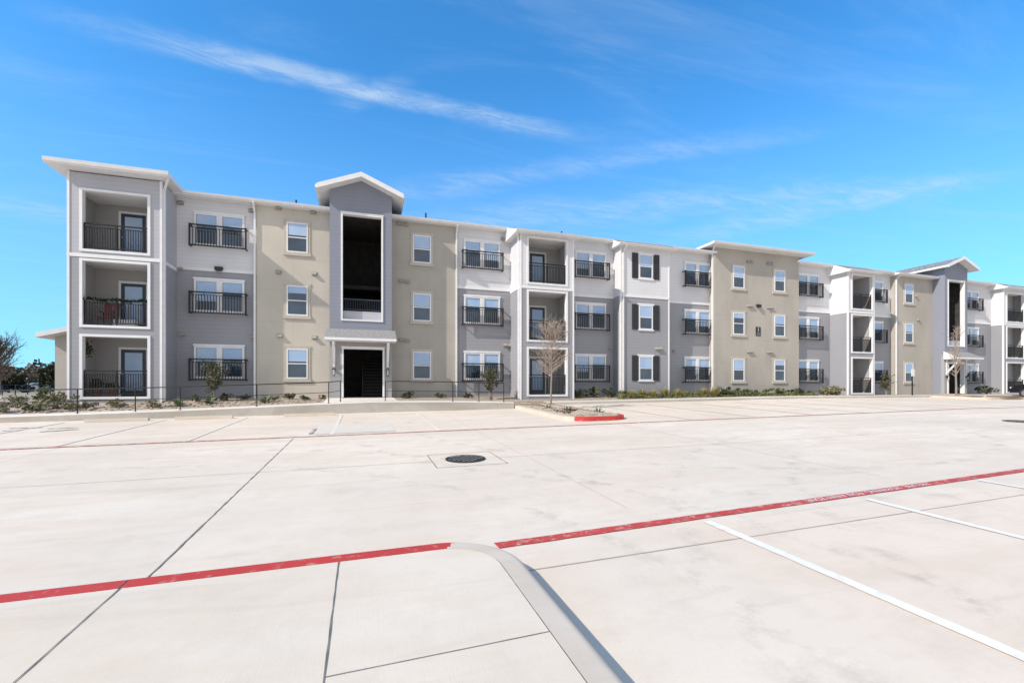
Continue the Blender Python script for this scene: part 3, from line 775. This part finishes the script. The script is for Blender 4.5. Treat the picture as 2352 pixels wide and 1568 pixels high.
# outer face, a broad quarter-round nose, then the flat top in three strips
prof=[(0,-.06),(.002,KH-.06)]+[(.068-.066*math.cos(q*PI/2/7),KH-.06+.06*math.sin(q*PI/2/7)) for q in range(1,8)]+[(.11,KH),(.15,KH),(KW,KH),(KW,KH-.03)]
# the red paint runs out along the curve, leaving the inner strips first
redc=lambda a,b,f: b[0]<=XE-RA+.36-.24*f and a[1]>YE-.14
m=MB(); loft(m,pts,prof,redc); tag(m.build('red_kerb',M['redcurb']),kind='structure')
m=MB(); loft(m,pts,prof,lambda a,b,f: not redc(a,b,f)); tag(m.build('kerb',M['curb']),kind='structure')
m=MB()
ins=[]
for i,p in enumerate(pts):
    a=Vector(pts[max(0,i-1)]);b=Vector(pts[min(len(pts)-1,i+1)]);d=(b-a).normalized(); ins.append((p[0]+d.y*(KW+.009),p[1]-d.x*(KW+.009)))
poly=ins+[(-30,ins[-1][1])]
SZ=KH
m.add([(x,y,lotz(x,y)+SZ) for x,y in poly],[tuple(range(len(poly)-1,-1,-1))])
m.add([(x,y,lotz(x,y)+SZ) for x,y in ins]+[(x,y,lotz(x,y)-.0) for x,y in ins],[(i,i+1,len(ins)+i+1,len(ins)+i) for i in range(len(ins)-1)])
tag(m.build('sidewalk',M['walk']),kind='structure')
m=MB()   # dark filler in the slot between kerb and slab
for i in range(len(pts)-1):
    q=[]
    for j,o_ in ((i,KW-.001),(i+1,KW-.001),(i+1,KW+.010),(i,KW+.010)):
        a=Vector(pts[max(0,j-1)]);b=Vector(pts[min(len(pts)-1,j+1)]);d=(b-a).normalized(); X=pts[j][0]+d.y*o_; Y_=pts[j][1]-d.x*o_
        q.append((X,Y_,lotz(X,Y_)+KH-.004))
    m.quad(*q)
tag(m.build('kerb_slot_joint',M['joint']),kind='structure')
m=MB()
x1=(lot(785,1290,SZ)[0]+lot(735,1545,SZ)[0])/2; x2=(lot(290,1345,SZ)[0]+lot(20,1568,SZ)[0])/2
y1=lot(1000,1506,SZ)[1]
strip(m,(x1,YE-.2),(x1,-4),.008,SZ+.004,.002); strip(m,(x2,YE-.2),(x2,-4),.008,SZ+.004,.002)
strip(m,(x1,y1),(XE-.2,y1+.02),.005,SZ+.0042,.001); strip(m,(x2-3,YE-.2),(x2-3,-4),.009,SZ+.004,.002)
strip(m,(x1,y1-1.6),(x1-8,y1-1.6),.01,SZ+.0042)
tag(m.build('sidewalk_joints',M['joint']),kind='structure')
m=MB()
xx=lot(288,1335,KH)[0]
strip(m,(xx,YE-KW),(xx,YE-.07),.008,KH+.004)
tag(m.build('kerb_joint',M['joint']),kind='structure')

# planted peninsula --------------------------------------------------------------------
def rrect(x0,x1,y0,y1,r,n=8):
    o=[]
    for cx,cy,a0 in ((x1-r,y0+r,-90),(x1-r,y1-r,0),(x0+r,y1-r,90),(x0+r,y0+r,180)):
        for i in range(n+1):
            t=math.radians(a0+90*i/n); o.append((cx+r*math.cos(t),cy+r*math.sin(t)))
    return o
def island(x0,x1,y0,y1,r,redmax,mat):
    out=rrect(x0,x1,y0,y1,r); inn=rrect(x0+.15,x1-.15,y0+.15,y1-.15,r-.15); n=len(out)
    red=MB();pl=MB()
    for i in range(n):
        j=(i+1)%n; a,b,c,d=out[i],out[j],inn[j],inn[i]
        q=red if (a[1]<redmax and b[1]<redmax and (a[0]+b[0])/2>x0+.22) else pl
        z=lambda p,h: (p[0],p[1],lotz(*p)+h)
        q.quad(z(a,-.05),z(b,-.05),z(b,.13),z(a,.13)); q.quad(z(a,.13),z(b,.13),z(c,.14),z(d,.14)); q.quad(z(d,.14),z(c,.14),z(c,.0),z(d,.0))
    if red.v: tag(red.build('red_kerb',M['redcurb']),kind='structure')
    tag(pl.build('island_kerb',M['curb']),kind='structure')
    m=MB(); cx=(x0+x1)/2; cy=(y0+y1)/2
    m.add([(p[0],p[1],lotz(*p)+.12) for p in inn]+[(cx,cy-2,lotz(cx,cy-2)+.24),(cx,cy+2,lotz(cx,cy+2)+.24)],[(i,(i+1)%n,(n if inn[i][1]<cy else n+1)) for i in range(n)]+[(n,n+1,8),(n+1,n,26)])
    return tag(m.build('gravel_island',mat),kind='structure')
island(6.35,8.65,13.35,20.9,.8,15.0,M['pea'])
island(36.2,41.5,17.6,20.9,.8,0,M['pea'])
WT=[(-34,-1.22),(-20,-1.05),(RX(0,19),-.92),(RX(400,19),-.80),(RX(850,19),-.55),(RX(1050,19),-.58),(6.3,-.64)]
def wtop(x):
    if x<=WT[0][0]: return WT[0][1]
    for (a,za),(b,zb) in zip(WT[:-1],WT[1:]):
        if a<=x<=b: return za+(zb-za)*(x-a)/(b-a)
    return WT[-1][1]
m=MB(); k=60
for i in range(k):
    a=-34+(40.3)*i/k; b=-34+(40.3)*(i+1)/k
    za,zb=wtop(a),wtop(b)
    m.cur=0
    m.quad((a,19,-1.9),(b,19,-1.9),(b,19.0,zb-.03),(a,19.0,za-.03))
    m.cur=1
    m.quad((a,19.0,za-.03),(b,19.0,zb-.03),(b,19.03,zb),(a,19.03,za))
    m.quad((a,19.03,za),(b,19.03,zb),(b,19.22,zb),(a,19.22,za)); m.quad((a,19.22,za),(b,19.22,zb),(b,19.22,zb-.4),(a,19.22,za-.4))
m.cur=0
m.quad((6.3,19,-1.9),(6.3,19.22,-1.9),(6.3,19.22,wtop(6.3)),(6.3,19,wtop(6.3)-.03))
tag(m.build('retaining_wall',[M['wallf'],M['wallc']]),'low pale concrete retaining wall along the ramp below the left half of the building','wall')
YW=21.0
sheet('ramp_walk',M['wallc'],-34,6.34,19.221,YW,lambda x,y: wtop(x)-.012,60,1)
def bedz(x,y):
    if x<6.35:
        t=max(0,min(1,(y-YW)/2.6)); return (wtop(x)-.03)*(1-t)+(-.50)*t
    t=max(0,min(1,(y-21.9)/2.0)); return (lotz(x,21)+.11)*(1-t)+(-.50 if x<20 else -.52)*t
sheet('rock_bed',M['rock'],-34,XD0-.1,YW-.02,24.6,bedz,60,8)
sheet('rock_bed',M['soil'],XD1+.1,6.36,YW-.02,24.6,bedz,10,8)
sheet('entry_walk',M['wallc'],XD0-.1,XD1+.1,YW-.02,23.5,lambda x,y: wtop(x)-.012+(y-YW+.02)/2.5*(-.5-wtop(x)+.02),6,6)
m=MB()
for i in range(30):
    a=8.66+i*2.2; b=a+2.2
    if a>70: break
    f=lambda x,y,h:(x,y,lotz(x,y)+h)
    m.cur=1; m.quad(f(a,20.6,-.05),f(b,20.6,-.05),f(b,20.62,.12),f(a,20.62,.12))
    m.cur=0; m.quad(f(a,20.62,.12),f(b,20.62,.12),f(b,21.9,.125),f(a,21.9,.125))
tag(m.build('building_walk',[M['wallc'],M['wallf']]),kind='structure')
sheet('plant_bed',M['soil'],6.37,74,21.88,24.6,bedz,60,6)
m=MB()
def stone(mb,x,y,z,r):
    vs=[]
    for d in ((1,0,0),(-1,0,0),(0,1,0),(0,-1,0),(0,0,1),(0,0,-1),(.6,.6,.4),(-.6,.5,.45),(.5,-.6,.4),(-.55,-.6,.42)):
        q=r*random.uniform(.7,1.25); vs.append((x+d[0]*q,y+d[1]*q,z+d[2]*q*.7))
    mb.add(vs,[(0,6,4),(0,2,6),(2,4,6),(2,7,4),(2,1,7),(1,4,7),(1,9,4),(1,3,9),(3,4,9),(3,8,4),(3,0,8),(0,4,8)])
for i in range(800):
    x=random.uniform(-24,XD0-.3); y=random.uniform(YW+.15,24.2) if x>XA0 else random.uniform(YW+.15,26)
    if XA0<x and y>22.7: continue
    stone(m,x,y,bedz(x,y)+.01,random.choice([.04,.05,.06,.06,.08,.15 if x<-9 else .07]))
for i in range(700):
    x=random.uniform(6.6,8.4);y=random.uniform(13.7,20.5); stone(m,x,y,lotz(x,y)+.16,random.uniform(.02,.045))
tag(m.build('loose_stones',M['stone']),kind='stuff')

# wheel stops --------------------------------------------------------------------------
def wheelstop():
    m=MB(); L=.86
    pr=[(-.075,0),(-.06,.10),(.06,.10),(.075,0)]
    vs=[(-L,y,z) for y,z in pr]+[(L,y,z) for y,z in pr]
    m.add(vs,[(0,1,2,3),(7,6,5,4),(0,4,5,1),(1,5,6,2),(2,6,7,3)])
    return m.mesh('wheel_stop',M['curb'])
ws=wheelstop()
for u,lab in ((270,'leftmost concrete wheel stop below the ramp wall'),(470,'middle concrete wheel stop of the three below the ramp wall'),(712,'concrete wheel stop nearest the stair entrance below the ramp wall')):
    x=RX(u,18.3); o_=inst('wheel_stop',ws,None,(x,18.3,lotz(x,18.3)+.002)); o_.rotation_euler=(0,-math.atan(MX),0); tag(o_,lab,'wheel stop','wheel stops')

# handrails ----------------------------------------------------------------------------
def handrail(pts,posts,lab):
    o0=pts[0]; r=empty('handrail',o0)
    loc=lambda p,h:(p[0]-o0[0],p[1]-o0[1],p[2]-o0[2]+h)
    m=MB()
    for a,b in zip(pts[:-1],pts[1:]): m.tube(loc(a,.82),loc(b,.82),.018,.018,8)
    m.build('top_rail',M['black'],r)
    m=MB()
    for a,b in zip(pts[:-1],pts[1:]): m.tube(loc(a,.42),loc(b,.42),.011,.011,8)
    m.build('lower_rail',M['black'],r)
    for p in posts:
        m=MB(); m.tube(loc(p,-.05),loc(p,.82),.018,.018,8); m.tube(loc(p,0.0),loc(p,.012),.05,.05,10); m.build('post',M['black'],r)
    tag(r,lab,'railing')
def wp(u,y=19.12):
    x=RX(u,y); return (x,y,wtop(x))
pp=[wp(u) for u in (148,178,311,414,590,700)]
e0=(RX(782,20.4),20.4,-.54)
handrail([(-13.5,19.12,wtop(-13.5))]+pp+[wp(755),e0],[(-13.5,19.12,wtop(-13.5))]+pp[1:5]+[wp(755),e0],'black pipe handrail along the ramp left of the stair entrance')
q=[(RX(885,20.4),20.4,-.56),wp(905),wp(1040),wp(1100),wp(1157)]
handrail(q,[q[0],q[2],q[3],q[4]],'black pipe handrail right of the stair entrance ending near the gravel island')

# ================================================================== PLANTS
ORD=['first','second','third','fourth','fifth','sixth','seventh','eighth','ninth','tenth','eleventh','twelfth','thirteenth','fourteenth','fifteenth','sixteenth']
def shrub_mesh(w,h,n,size,mat,name='shrub'):
    m=MB()
    m.cur=1
    for i in range(7):
        th=random.random()*6.28; m.tube((0,0,0),(math.cos(th)*w*.3,math.sin(th)*w*.3,h*.7),.012,.005,4,False)
    m.cur=0
    cl=[(random.gauss(0,w*.26),random.gauss(0,w*.26),h*random.uniform(.2,.85),random.uniform(.12,.26)) for _ in range(15)]
    for i in range(n):
        c=random.choice(cl); d=Vector((random.gauss(0,1),random.gauss(0,1),random.gauss(0,1))).normalized()*random.random()**.4
        p=(c[0]+d.x*c[3]*w,c[1]+d.y*c[3]*w,max(.02,c[2]+d.z*c[3]*h)); m.leaf(p,size*random.uniform(.7,1.3))
    return m.mesh(name,[mat,M['twig']])
SH={'shrub':[shrub_mesh(.7,.55,420,.06,M['shrub']) for _ in range(2)],'olive':[shrub_mesh(.7,.5,380,.06,M['olive']) for _ in range(2)],'ever':[shrub_mesh(.8,.6,480,.065,M['ever']) for _ in range(2)]}
def blades(n,L,w,mat,spread,name):
    m=MB()
    for i in range(n):
        th=random.random()*6.28; el=random.uniform(*spread); l=L*random.uniform(.7,1.1)
        d=Vector((math.cos(th)*math.cos(el),math.sin(th)*math.cos(el),math.sin(el))); sd=Vector((-math.sin(th),math.cos(th),0))*w
        droop=Vector((0,0,-.12*l))
        p0=Vector((math.cos(th)*.03,math.sin(th)*.03,0)); p1=p0+d*l*.55; p2=p0+d*l+droop
        m.quad(p0-sd*.7,p0+sd*.7,p1+sd,p1-sd); m.tri(p1-sd,p1+sd,p2)
    return m.mesh(name,mat)
AG=blades(34,.5,.028,M['agave'],(.25,1.4),'agave'); GR=blades(150,.75,.012,M['straw'],(.7,1.5),'fountain_plant')
def plant(name,me,u,y,sc,lab,cat,grp):
    x=RX(u,y); o_=inst(name,me,None,(x,y,bedz(x,y)-.01),random.random()*6.28); o_.scale=(sc,sc,sc*random.uniform(.85,1.1)); return tag(o_,lab,cat,grp)
left=[(12,21.4,.8,'olive'),(40,22.5,.9,'olive'),(76,21.4,.8,'shrub'),(100,23.5,1.2,'shrub'),(130,22.0,1.5,'olive'),(160,21.5,.75,'olive'),(205,21.7,.6,'shrub'),(266,21.8,.75,'olive'),(350,21.6,.7,'olive'),(450,22.8,.65,'shrub'),(515,23.0,.65,'ever'),(560,23.2,.5,'ever'),(630,22.9,.5,'shrub'),(665,23.2,.6,'ever'),(700,22.6,.5,'ever'),(740,23.0,.5,'shrub')]
for i,(u,y,sc,k) in enumerate(left):
    plant('shrub',SH[k][i%2],u,y,sc*.95,'%s shrub in the rock bed, %s from the photo left'%({'olive':'grey green','shrub':'leafy green','ever':'dark green'}[k],ORD[i]),'shrub','shrubs in the rock bed')
for i,(u,y) in enumerate(((410,21.8),(480,22.2),(610,22.0))):
    plant('agave',AG,u,y,1.15,'spiky pale green agave in the rock bed, %s from the left'%ORD[i],'agave','agaves in the rock bed')
for i,(u,sc) in enumerate(((936,.7),(1012,.5),(1075,.55))):
    plant('shrub',SH['ever'][i%2],u,23.0,sc,'dark shrub just right of the stair entrance, %s from the entrance'%ORD[i],'shrub','shrubs right of the entrance')
right=[(1330,23.4,1.2,'shrub'),(1365,23.4,1.2,'shrub'),(1400,23.3,.9,'ever'),(1432,23,.8,'shrub'),(1585,23.2,.9,'shrub'),(1655,23,1.1,'ever'),(1680,23,1.0,'shrub'),(1705,23.2,.95,'ever'),(1732,23,1.05,'shrub'),(1760,23.2,.9,'shrub'),(1790,23,1.1,'shrub'),(1822,23,1.0,'ever'),(1858,23,.9,'shrub'),(1900,22.6,1.4,'olive'),(1922,22.6,1.3,'olive'),(2265,23.2,1.3,'ever')]
for i,(u,y,sc,k) in enumerate(right):
    plant('shrub',SH[k][i%2],u,y,sc,'%s shrub in the long bed, %s right of the gravel island'%({'olive':'pale olive','shrub':'leafy green','ever':'dark green'}[k],ORD[i]),'shrub','shrubs in the right bed')
for i,u in enumerate((1450,1475,1500,1528,1555,1615,1640)):
    plant('fountain_plant',GR,u,22.5+.3*(i%2),1.0,'yellow green tufted plant below the shuttered windows, %s from the left'%ORD[i],'tufted plant','tufted plants in the right bed')
m=MB()
for i in range(6500):
    u=random.uniform(1420,1880); y=random.uniform(22.2,23.7); x=RX(u,y)
    hh=.34*(.55+.45*math.sin(x*2.3)*math.sin(x*.9+1))*(1 if u<1835 else .5)
    if random.random()<.25+.3*math.sin(x*3.1+y*2): continue
    m.leaf((x,y,bedz(x,y)+.02+random.random()*hh),.055*random.uniform(.7,1.5),2.4)
tag(m.build('ground_cover',M['cover']),kind='stuff')
for i,(x,y) in enumerate(((7.3,15.6),(8.0,14.6),(7.0,16.8))):
    o_=inst('agave',AG,None,(x,y,lotz(x,y)+.14)); o_.scale=(.6,.6,.6); tag(o_,'small spiky agave on the gravel island, %s from the red kerb tip'%ORD[(1,0,2)[i]],'agave','agaves on the gravel island')

def tree(name,loc,H,trunk_r,z0,cr,nb,tw,leafn,leafmat_,lab,cat='tree',lsize=.045,oval=True,up=(.6,1.2),twr=.004,nsub=7,multi=1,twigm='twig'):
    r=empty(name,loc)
    tops=[]
    for k in range(multi):
        m=MB()
        p=Vector((0,0,-.05)) if multi==1 else Vector((random.gauss(0,.06),random.gauss(0,.06),-.05)); n=7
        dx=Vector((random.gauss(0,.02+.06*(multi>1)),random.gauss(0,.02+.06*(multi>1)),0)); pts=[p]
        for i in range(n):
            p=p+Vector((random.gauss(0,.012*H)*.4,random.gauss(0,.012*H)*.4,H*.93/n))+dx*H/n; pts.append(p.copy())
        for i in range(n):
            a=trunk_r*(1-i/n)**.8+.006; b=trunk_r*(1-(i+1)/n)**.8+.006; m.tube(pts[i],pts[i+1],a,b,7,False)
        tops.append(pts)
        m.build('trunk',M['bark'],r)
    m=MB(); m.cur=0; ends=[]
    for b in range(nb):
        pts=random.choice(tops)
        t=random.uniform(z0/H,.97); f=t*7/.93 if t*7/.93<6.99 else 6.99; i=int(f); p=pts[i].lerp(pts[i+1],f-i)
        th=random.random()*6.28; el=random.uniform(*up)
        rel=(t-z0/H)/(1-z0/H); env=math.sin(PI*min(1,max(.12,rel*.8+.2)))**.7 if oval else 1
        l=cr*env*random.uniform(.8,1.25)
        d=Vector((math.cos(th)*math.cos(el),math.sin(th)*math.cos(el),math.sin(el)))
        q=p+d*l*.5; d2=(d+Vector((random.gauss(0,.2),random.gauss(0,.2),.25))).normalized(); q2=q+d2*l*.6
        m.tube(p,q,.35*trunk_r*(1-t)+twr*1.8,twr*1.6,4,False); m.tube(q,q2,twr*1.6,twr*.8,4,False)
        for k in range(nsub):
            s_=random.random(); base=p.lerp(q,s_*2) if s_<.5 else q.lerp(q2,s_*2-1)
            dd=(d2+Vector((random.gauss(0,.7),random.gauss(0,.7),random.gauss(.2,.5)))).normalized(); e=base+dd*l*tw*random.uniform(.5,1.2)
            m.tube(base,e,twr,twr*.5,3,False); ends.append((base,e))
            for kk in range(2):
                ff=base.lerp(e,random.uniform(.3,.9)); ee=ff+(dd+Vector((random.gauss(0,.7),random.gauss(0,.7),random.gauss(.1,.5)))).normalized()*l*tw*.45
                m.tube(ff,ee,twr*.6,twr*.4,3,False); ends.append((ff,ee))
    m.cur=1
    for i in range(leafn):
        a,b=random.choice(ends); p=a.lerp(b,random.random()*1.05); m.leaf(p+Vector((random.gauss(0,.02),random.gauss(0,.02),random.gauss(0,.02))),lsize*random.uniform(.6,1.3))
    m.build('crown',[M[twigm],leafmat_],r)
    tag(r,lab,cat); return r
tx,ty=RX(1265,17.9),17.9
tree('young_tree',(tx,ty,lotz(tx,ty)+.17),3.55,.04,1.15,.95,64,.5,450,M['dry'],'young tree with brown bare twigs standing on the gravel island in front of the balconies',lsize=.03,twr=.0058,up=(.45,1.1))
x=RX(2196,19.5); tree('young_tree',(x,19.5,lotz(x,19.5)+.17),4.6,.06,1.3,.8,40,.42,80,M['dry'],'thin bare young tree in front of the far right stair tower',lsize=.035,twr=.006)
x=RX(489,22.9); tree('young_evergreen',(x,22.9,-.56),1.55,.03,.35,.5,40,.5,1500,M['ever'],'small dark evergreen tree below the left ground floor window railing',lsize=.055,multi=3)
x=RX(1127,22.9); tree('young_evergreen',(x,22.9,-.56),1.4,.03,.3,.5,40,.5,1500,M['ever'],'small dark evergreen tree between the ramp handrail and the middle balconies',lsize=.055,multi=3)
x=RX(2038,23.2); tree('young_evergreen',(x,23.2,-.56),1.35,.03,.25,.55,36,.5,1200,M['ever'],'small dark evergreen tree left of the far right beige stucco section',lsize=.06,multi=3)
def at(u,t):
    d=ray(u,VH); return (d[0]*t,d[1]*t)
x,y=at(-2,44); tree('bare_tree',(x,y,-.7),5.2,.13,1.2,2.2,64,.45,0,M['dry'],'large bare brown tree at the far left edge behind the parked car',lsize=.07,twr=.019,twigm='fartwig')
def bush(u,t,h,w,lab,mat):
    x,y=at(u,t); r=empty('evergreen_tree',(x,y,-.7))
    m=MB(); m.tube((0,0,-.1),(0,0,h*.6),.14,.05,7); m.build('trunk',M['bark'],r)
    m=MB(); cl=[(random.gauss(0,w*.25),random.gauss(0,w*.25),h*random.uniform(.2,.85),random.uniform(.13,.25)) for _ in range(22)]
    for i in range(2800):
        c=random.choice(cl); d=Vector((random.gauss(0,1),random.gauss(0,1),random.gauss(0,1))).normalized()*random.random()**.4
        m.leaf((c[0]+d.x*c[3]*w,c[1]+d.y*c[3]*w,max(.05,c[2]+d.z*c[3]*h)),.22*random.uniform(.6,1.3))
    m.build('crown',mat,r); tag(r,lab,'tree')
bush(20,60,2.6,4.6,'dark evergreen tree beyond the lot at the far left edge',M['farever'])
bush(113,62,4.2,2.6,'dark evergreen tree beside the pale single storey wing',M['farever'])
m=MB()
for i in range(7500):
    u=random.uniform(-500,330); t=random.uniform(150,230); x,y=at(u,t)
    hh=7.0+1.8*math.sin(u*.021)+1.2*math.sin(u*.083+1)
    m.leaf((x,y,random.random()**.8*hh-.6),random.uniform(.9,1.9),1.2)
tag(m.build('distant_wood',M['far']),kind='stuff')
r=empty('rail_fence',(at(-60,38)[0],at(-60,38)[1],-.7))
f0=Vector(at(-60,38));f1=Vector(at(140,46))
m=MB()
for h in (.35,.95): m.tube((0,0,h),(f1.x-f0.x,f1.y-f0.y,h),.025,.025,6)
m.build('rail',M['black'],r)
for i in range(8):
    p=(f1-f0)*i/7; m=MB(); m.box(p.x-.03,p.x+.03,p.y-.03,p.y+.03,-.1,1.0); m.build('post',M['black'],r)
tag(r,'dark rail fence crossing the far left background','fence')

# ================================================================== CARS
def car(name,x,y,z,rz,paint,lab):
    r=empty(name,(x,y,z),rz)
    prof=[(-2.2,.35),(-2.25,.75),(-2.1,.95),(-1.5,1.0),(-.95,1.42),(.55,1.46),(1.25,1.02),(2.0,.86),(2.25,.65),(2.25,.35)]
    wd=[.86,.88,.86,.84,.66,.66,.82,.82,.82,.84]
    m=MB(); n=len(prof)
    vs=[(px,-w_,pz) for (px,pz),w_ in zip(prof,wd)]+[(px,w_,pz) for (px,pz),w_ in zip(prof,wd)]
    m.add(vs,[(i,(i+1)%n,n+(i+1)%n,n+i) for i in range(n)]+[(9,8,7,6,3,2,1,0),(6,5,4,3),tuple(n+i for i in (0,1,2,3,6,7,8,9)),tuple(n+i for i in (3,4,5,6))])
    m.build('body',paint,r)
    for sg in (-1,1):
        m=MB(); q=[(-1.3,.85,1.03),(-.9,.69,1.36),(.48,.69,1.39),(1.05,.83,1.05)]
        m.quad(*[(a,sg*(b+.012),c) for a,b,c in q]); m.build('side_window',M['glass'],r)
    m=MB(); m.quad((.62,-.6,1.44),(.62,.6,1.44),(1.2,.72,1.07),(1.2,-.72,1.07)); m.build('windscreen',M['glass'],r)
    m=MB(); m.quad((-1.0,-.6,1.40),(-1.0,.6,1.40),(-1.48,.74,1.04),(-1.48,-.74,1.04)); m.build('rear_window',M['glass'],r)
    for px in (-1.4,1.4):
        for sg in (-1,1):
            m=MB(); m.tube((px,sg*.66,.33),(px,sg*.89,.33),.33,.33,18); w_=m.build('wheel',M['tyre'],r)
            m=MB(); m.tube((px,sg*.885,.33),(px,sg*.9,.33),.21,.2,14); m.build('rim',M['rim'],w_)
    for sg in (-1,1):
        m=MB(); a,b=sorted((sg*.45,sg*.78)); m.box(2.13,2.262,a,b,.62,.76); m.build('headlight',M['lampw'],r)
        m=MB(); m.box(-2.256,-2.14,a,b,.76,.9); m.build('tail_light',M['lampred'],r)
    tag(r,lab,'car')
x,y=at(95,72); car('parked_car',x,y,-.66,math.radians(35),M['carw'],'silver car parked in the distance left of the building')
car('parked_car',46.2,18.4,lotz(46.2,18.4)+.005,math.radians(90),M['carb'],'dark car cut off by the right edge of the photo')
x=RX(2107,20.9); r=empty('parking_sign',(x,21.2,lotz(x,21)+.12))
m=MB(); m.box(-.03,.03,-.03,.03,-.1,1.75); m.build('post',M['black'],r)
m=MB(); m.box(-.16,.16,-.05,-.032,1.3,1.78); m.build('sign_plate',M['white'],r)
tag(r,'small white parking sign on a dark post near the far right stair tower','sign')

# ================================================================== SKY, SUN, CAMERA
EL=math.radians(37); PHI=math.radians(19)
Ld=Vector((-math.cos(PHI)*math.cos(EL),-math.sin(PHI)*math.cos(EL),math.sin(EL)))
sun=bpy.data.lights.new('sun','SUN'); sun.energy=4.45; sun.angle=math.radians(.6); sun.color=(1,.91,.80)
so=bpy.data.objects.new('sun',sun); COL.objects.link(so); so.rotation_euler=Ld.to_track_quat('Z','Y').to_euler(); so.location=(-20,-5,30)
W=bpy.data.worlds.new('World'); SC.world=W; W.use_nodes=True
t=W.node_tree; nd=t.nodes; lk=t.links
bg=nd['Background']; bg.inputs['Strength'].default_value=.15
sky=nd.new('ShaderNodeTexSky'); sky.sky_type='NISHITA'; sky.sun_disc=False; sky.sun_elevation=EL; sky.sun_rotation=math.atan2(Ld.x,Ld.y)
sky.air_density=1.0; sky.dust_density=.3; sky.ozone_density=2.2; sky.altitude=200
class WN(NT):
    def __init__(s): s.t=t
wn=WN()
tc=nd.new('ShaderNodeTexCoord').outputs['Generated']
gx,gy,gzz=wn.sep(tc)
zc=wn.math('MAXIMUM',gzz,.03)
px=wn.math('DIVIDE',gx,zc); py=wn.math('DIVIDE',gy,zc)
cmb=nd.new('ShaderNodeCombineXYZ'); lk.new(px,cmb.inputs[0]); lk.new(py,cmb.inputs[1]); PV=cmb.outputs[0]
def pl(u,v):
    d=ray(u,v); return (d[0]/d[2],d[1]/d[2])
def sstep(x,a,b):
    q=nd.new('ShaderNodeMapRange'); q.interpolation_type='SMOOTHSTEP'; lk.new(x,q.inputs[0]); q.inputs[1].default_value=a; q.inputs[2].default_value=b
    return q.outputs[0]
NW=wn.math('SUBTRACT',wn.noise(PV,2.6,6,.64),.5)
mp2=nd.new('ShaderNodeMapping'); lk.new(PV,mp2.inputs[0]); mp2.inputs['Rotation'].default_value=(0,0,math.radians(-20)); mp2.inputs['Scale'].default_value=(2.4,7.0,1)
NX=sstep(wn.noise(mp2.outputs[0],1.4,7,.70,.9),.34,.70)
def band(p0,p1,w0,w1,strength,warp=.5):
    a=Vector(pl(*p0));b=Vector(pl(*p1)); L=(b-a).length; e=(b-a)/L; nrm=Vector((-e.y,e.x))
    s_=wn.math('ADD',wn.math('ADD',wn.math('MULTIPLY',px,e.x/L),wn.math('MULTIPLY',py,e.y/L)),-(a.dot(e))/L)
    d=wn.math('ADD',wn.math('ADD',wn.math('MULTIPLY',px,nrm.x),wn.math('MULTIPLY',py,nrm.y)),-a.dot(nrm))
    d=wn.math('ADD',d,wn.math('MULTIPLY',NW,warp*w0))
    w=wn.math('MAXIMUM',wn.math('ADD',w0,wn.math('MULTIPLY',s_,w1-w0)),.01)
    q=wn.math('DIVIDE',wn.math('ABSOLUTE',d),w)
    body=wn.math('SUBTRACT',1,sstep(q,.0,1.0))
    ends=wn.math('MULTIPLY',sstep(s_,-.05,.25),wn.math('SUBTRACT',1,sstep(s_,.66,1.04)))
    return wn.math('MULTIPLY',wn.math('MULTIPLY',body,ends),wn.math('MULTIPLY',wn.math('ADD',wn.math('MULTIPLY',NX,.80),.20),strength))
bands=[band((60,25),(1400,335),.085,.085,.62,1.7),
       band((760,245),(960,180),.10,.05,.26,1.2),
       band((820,460),(2020,280),.20,.13,.30,1.4),
       band((900,520),(2400,410),.42,.26,.40,1.4),
       band((-200,440),(300,520),.35,.3,.34,1),
       band((1500,560),(2500,360),.34,.22,.34,1.3)]
tot=bands[0]
for b_ in bands[1:]: tot=wn.math('ADD',tot,b_)
mp=nd.new('ShaderNodeMapping'); lk.new(PV,mp.inputs[0]); mp.inputs['Rotation'].default_value=(0,0,math.radians(-14)); mp.inputs['Scale'].default_value=(.5,2.4,1)
ci=sstep(wn.noise(mp.outputs[0],1.3,7,.66,.9),.46,.86)
tot=wn.math('ADD',tot,wn.math('MULTIPLY',ci,.20))
tot=wn.math('MULTIPLY',tot,sstep(gzz,.0,.10))
tot=wn.math('MINIMUM',tot,.80)
hz=wn.math('MULTIPLY',wn.math('SUBTRACT',1,sstep(gzz,.0,.58)),.58)
tint=wn.mix(1.0,sky.outputs[0],(.48,1.38,1.90),'MULTIPLY')
c=wn.mix(hz,tint,(2.5,4.15,6.1))
c=wn.mix(tot,c,(4.3,5.3,6.4))
# unseen bright cloud, added behind the camera as fill light for the facade
fill_glow=wn.math('MULTIPLY',sstep(wn.math('MULTIPLY',gy,-1),.02,.45),wn.math('ADD',wn.math('MULTIPLY',NX,.35),.6))
c=wn.mix(fill_glow,c,(5.9,5.6,5.25))
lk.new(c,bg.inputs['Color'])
cam=bpy.data.cameras.new('camera'); co=bpy.data.objects.new('camera',cam); COL.objects.link(co)
cam.sensor_width=36; cam.lens=36*FP/2352; cam.shift_y=(VH-784)/2352
co.location=(0,0,0); co.rotation_euler=(PI/2,0,-YAW); cam.clip_start=.05; cam.clip_end=6000
SC.camera=co
SC.view_settings.view_transform='Standard'; SC.view_settings.look='None'; SC.view_settings.exposure=0
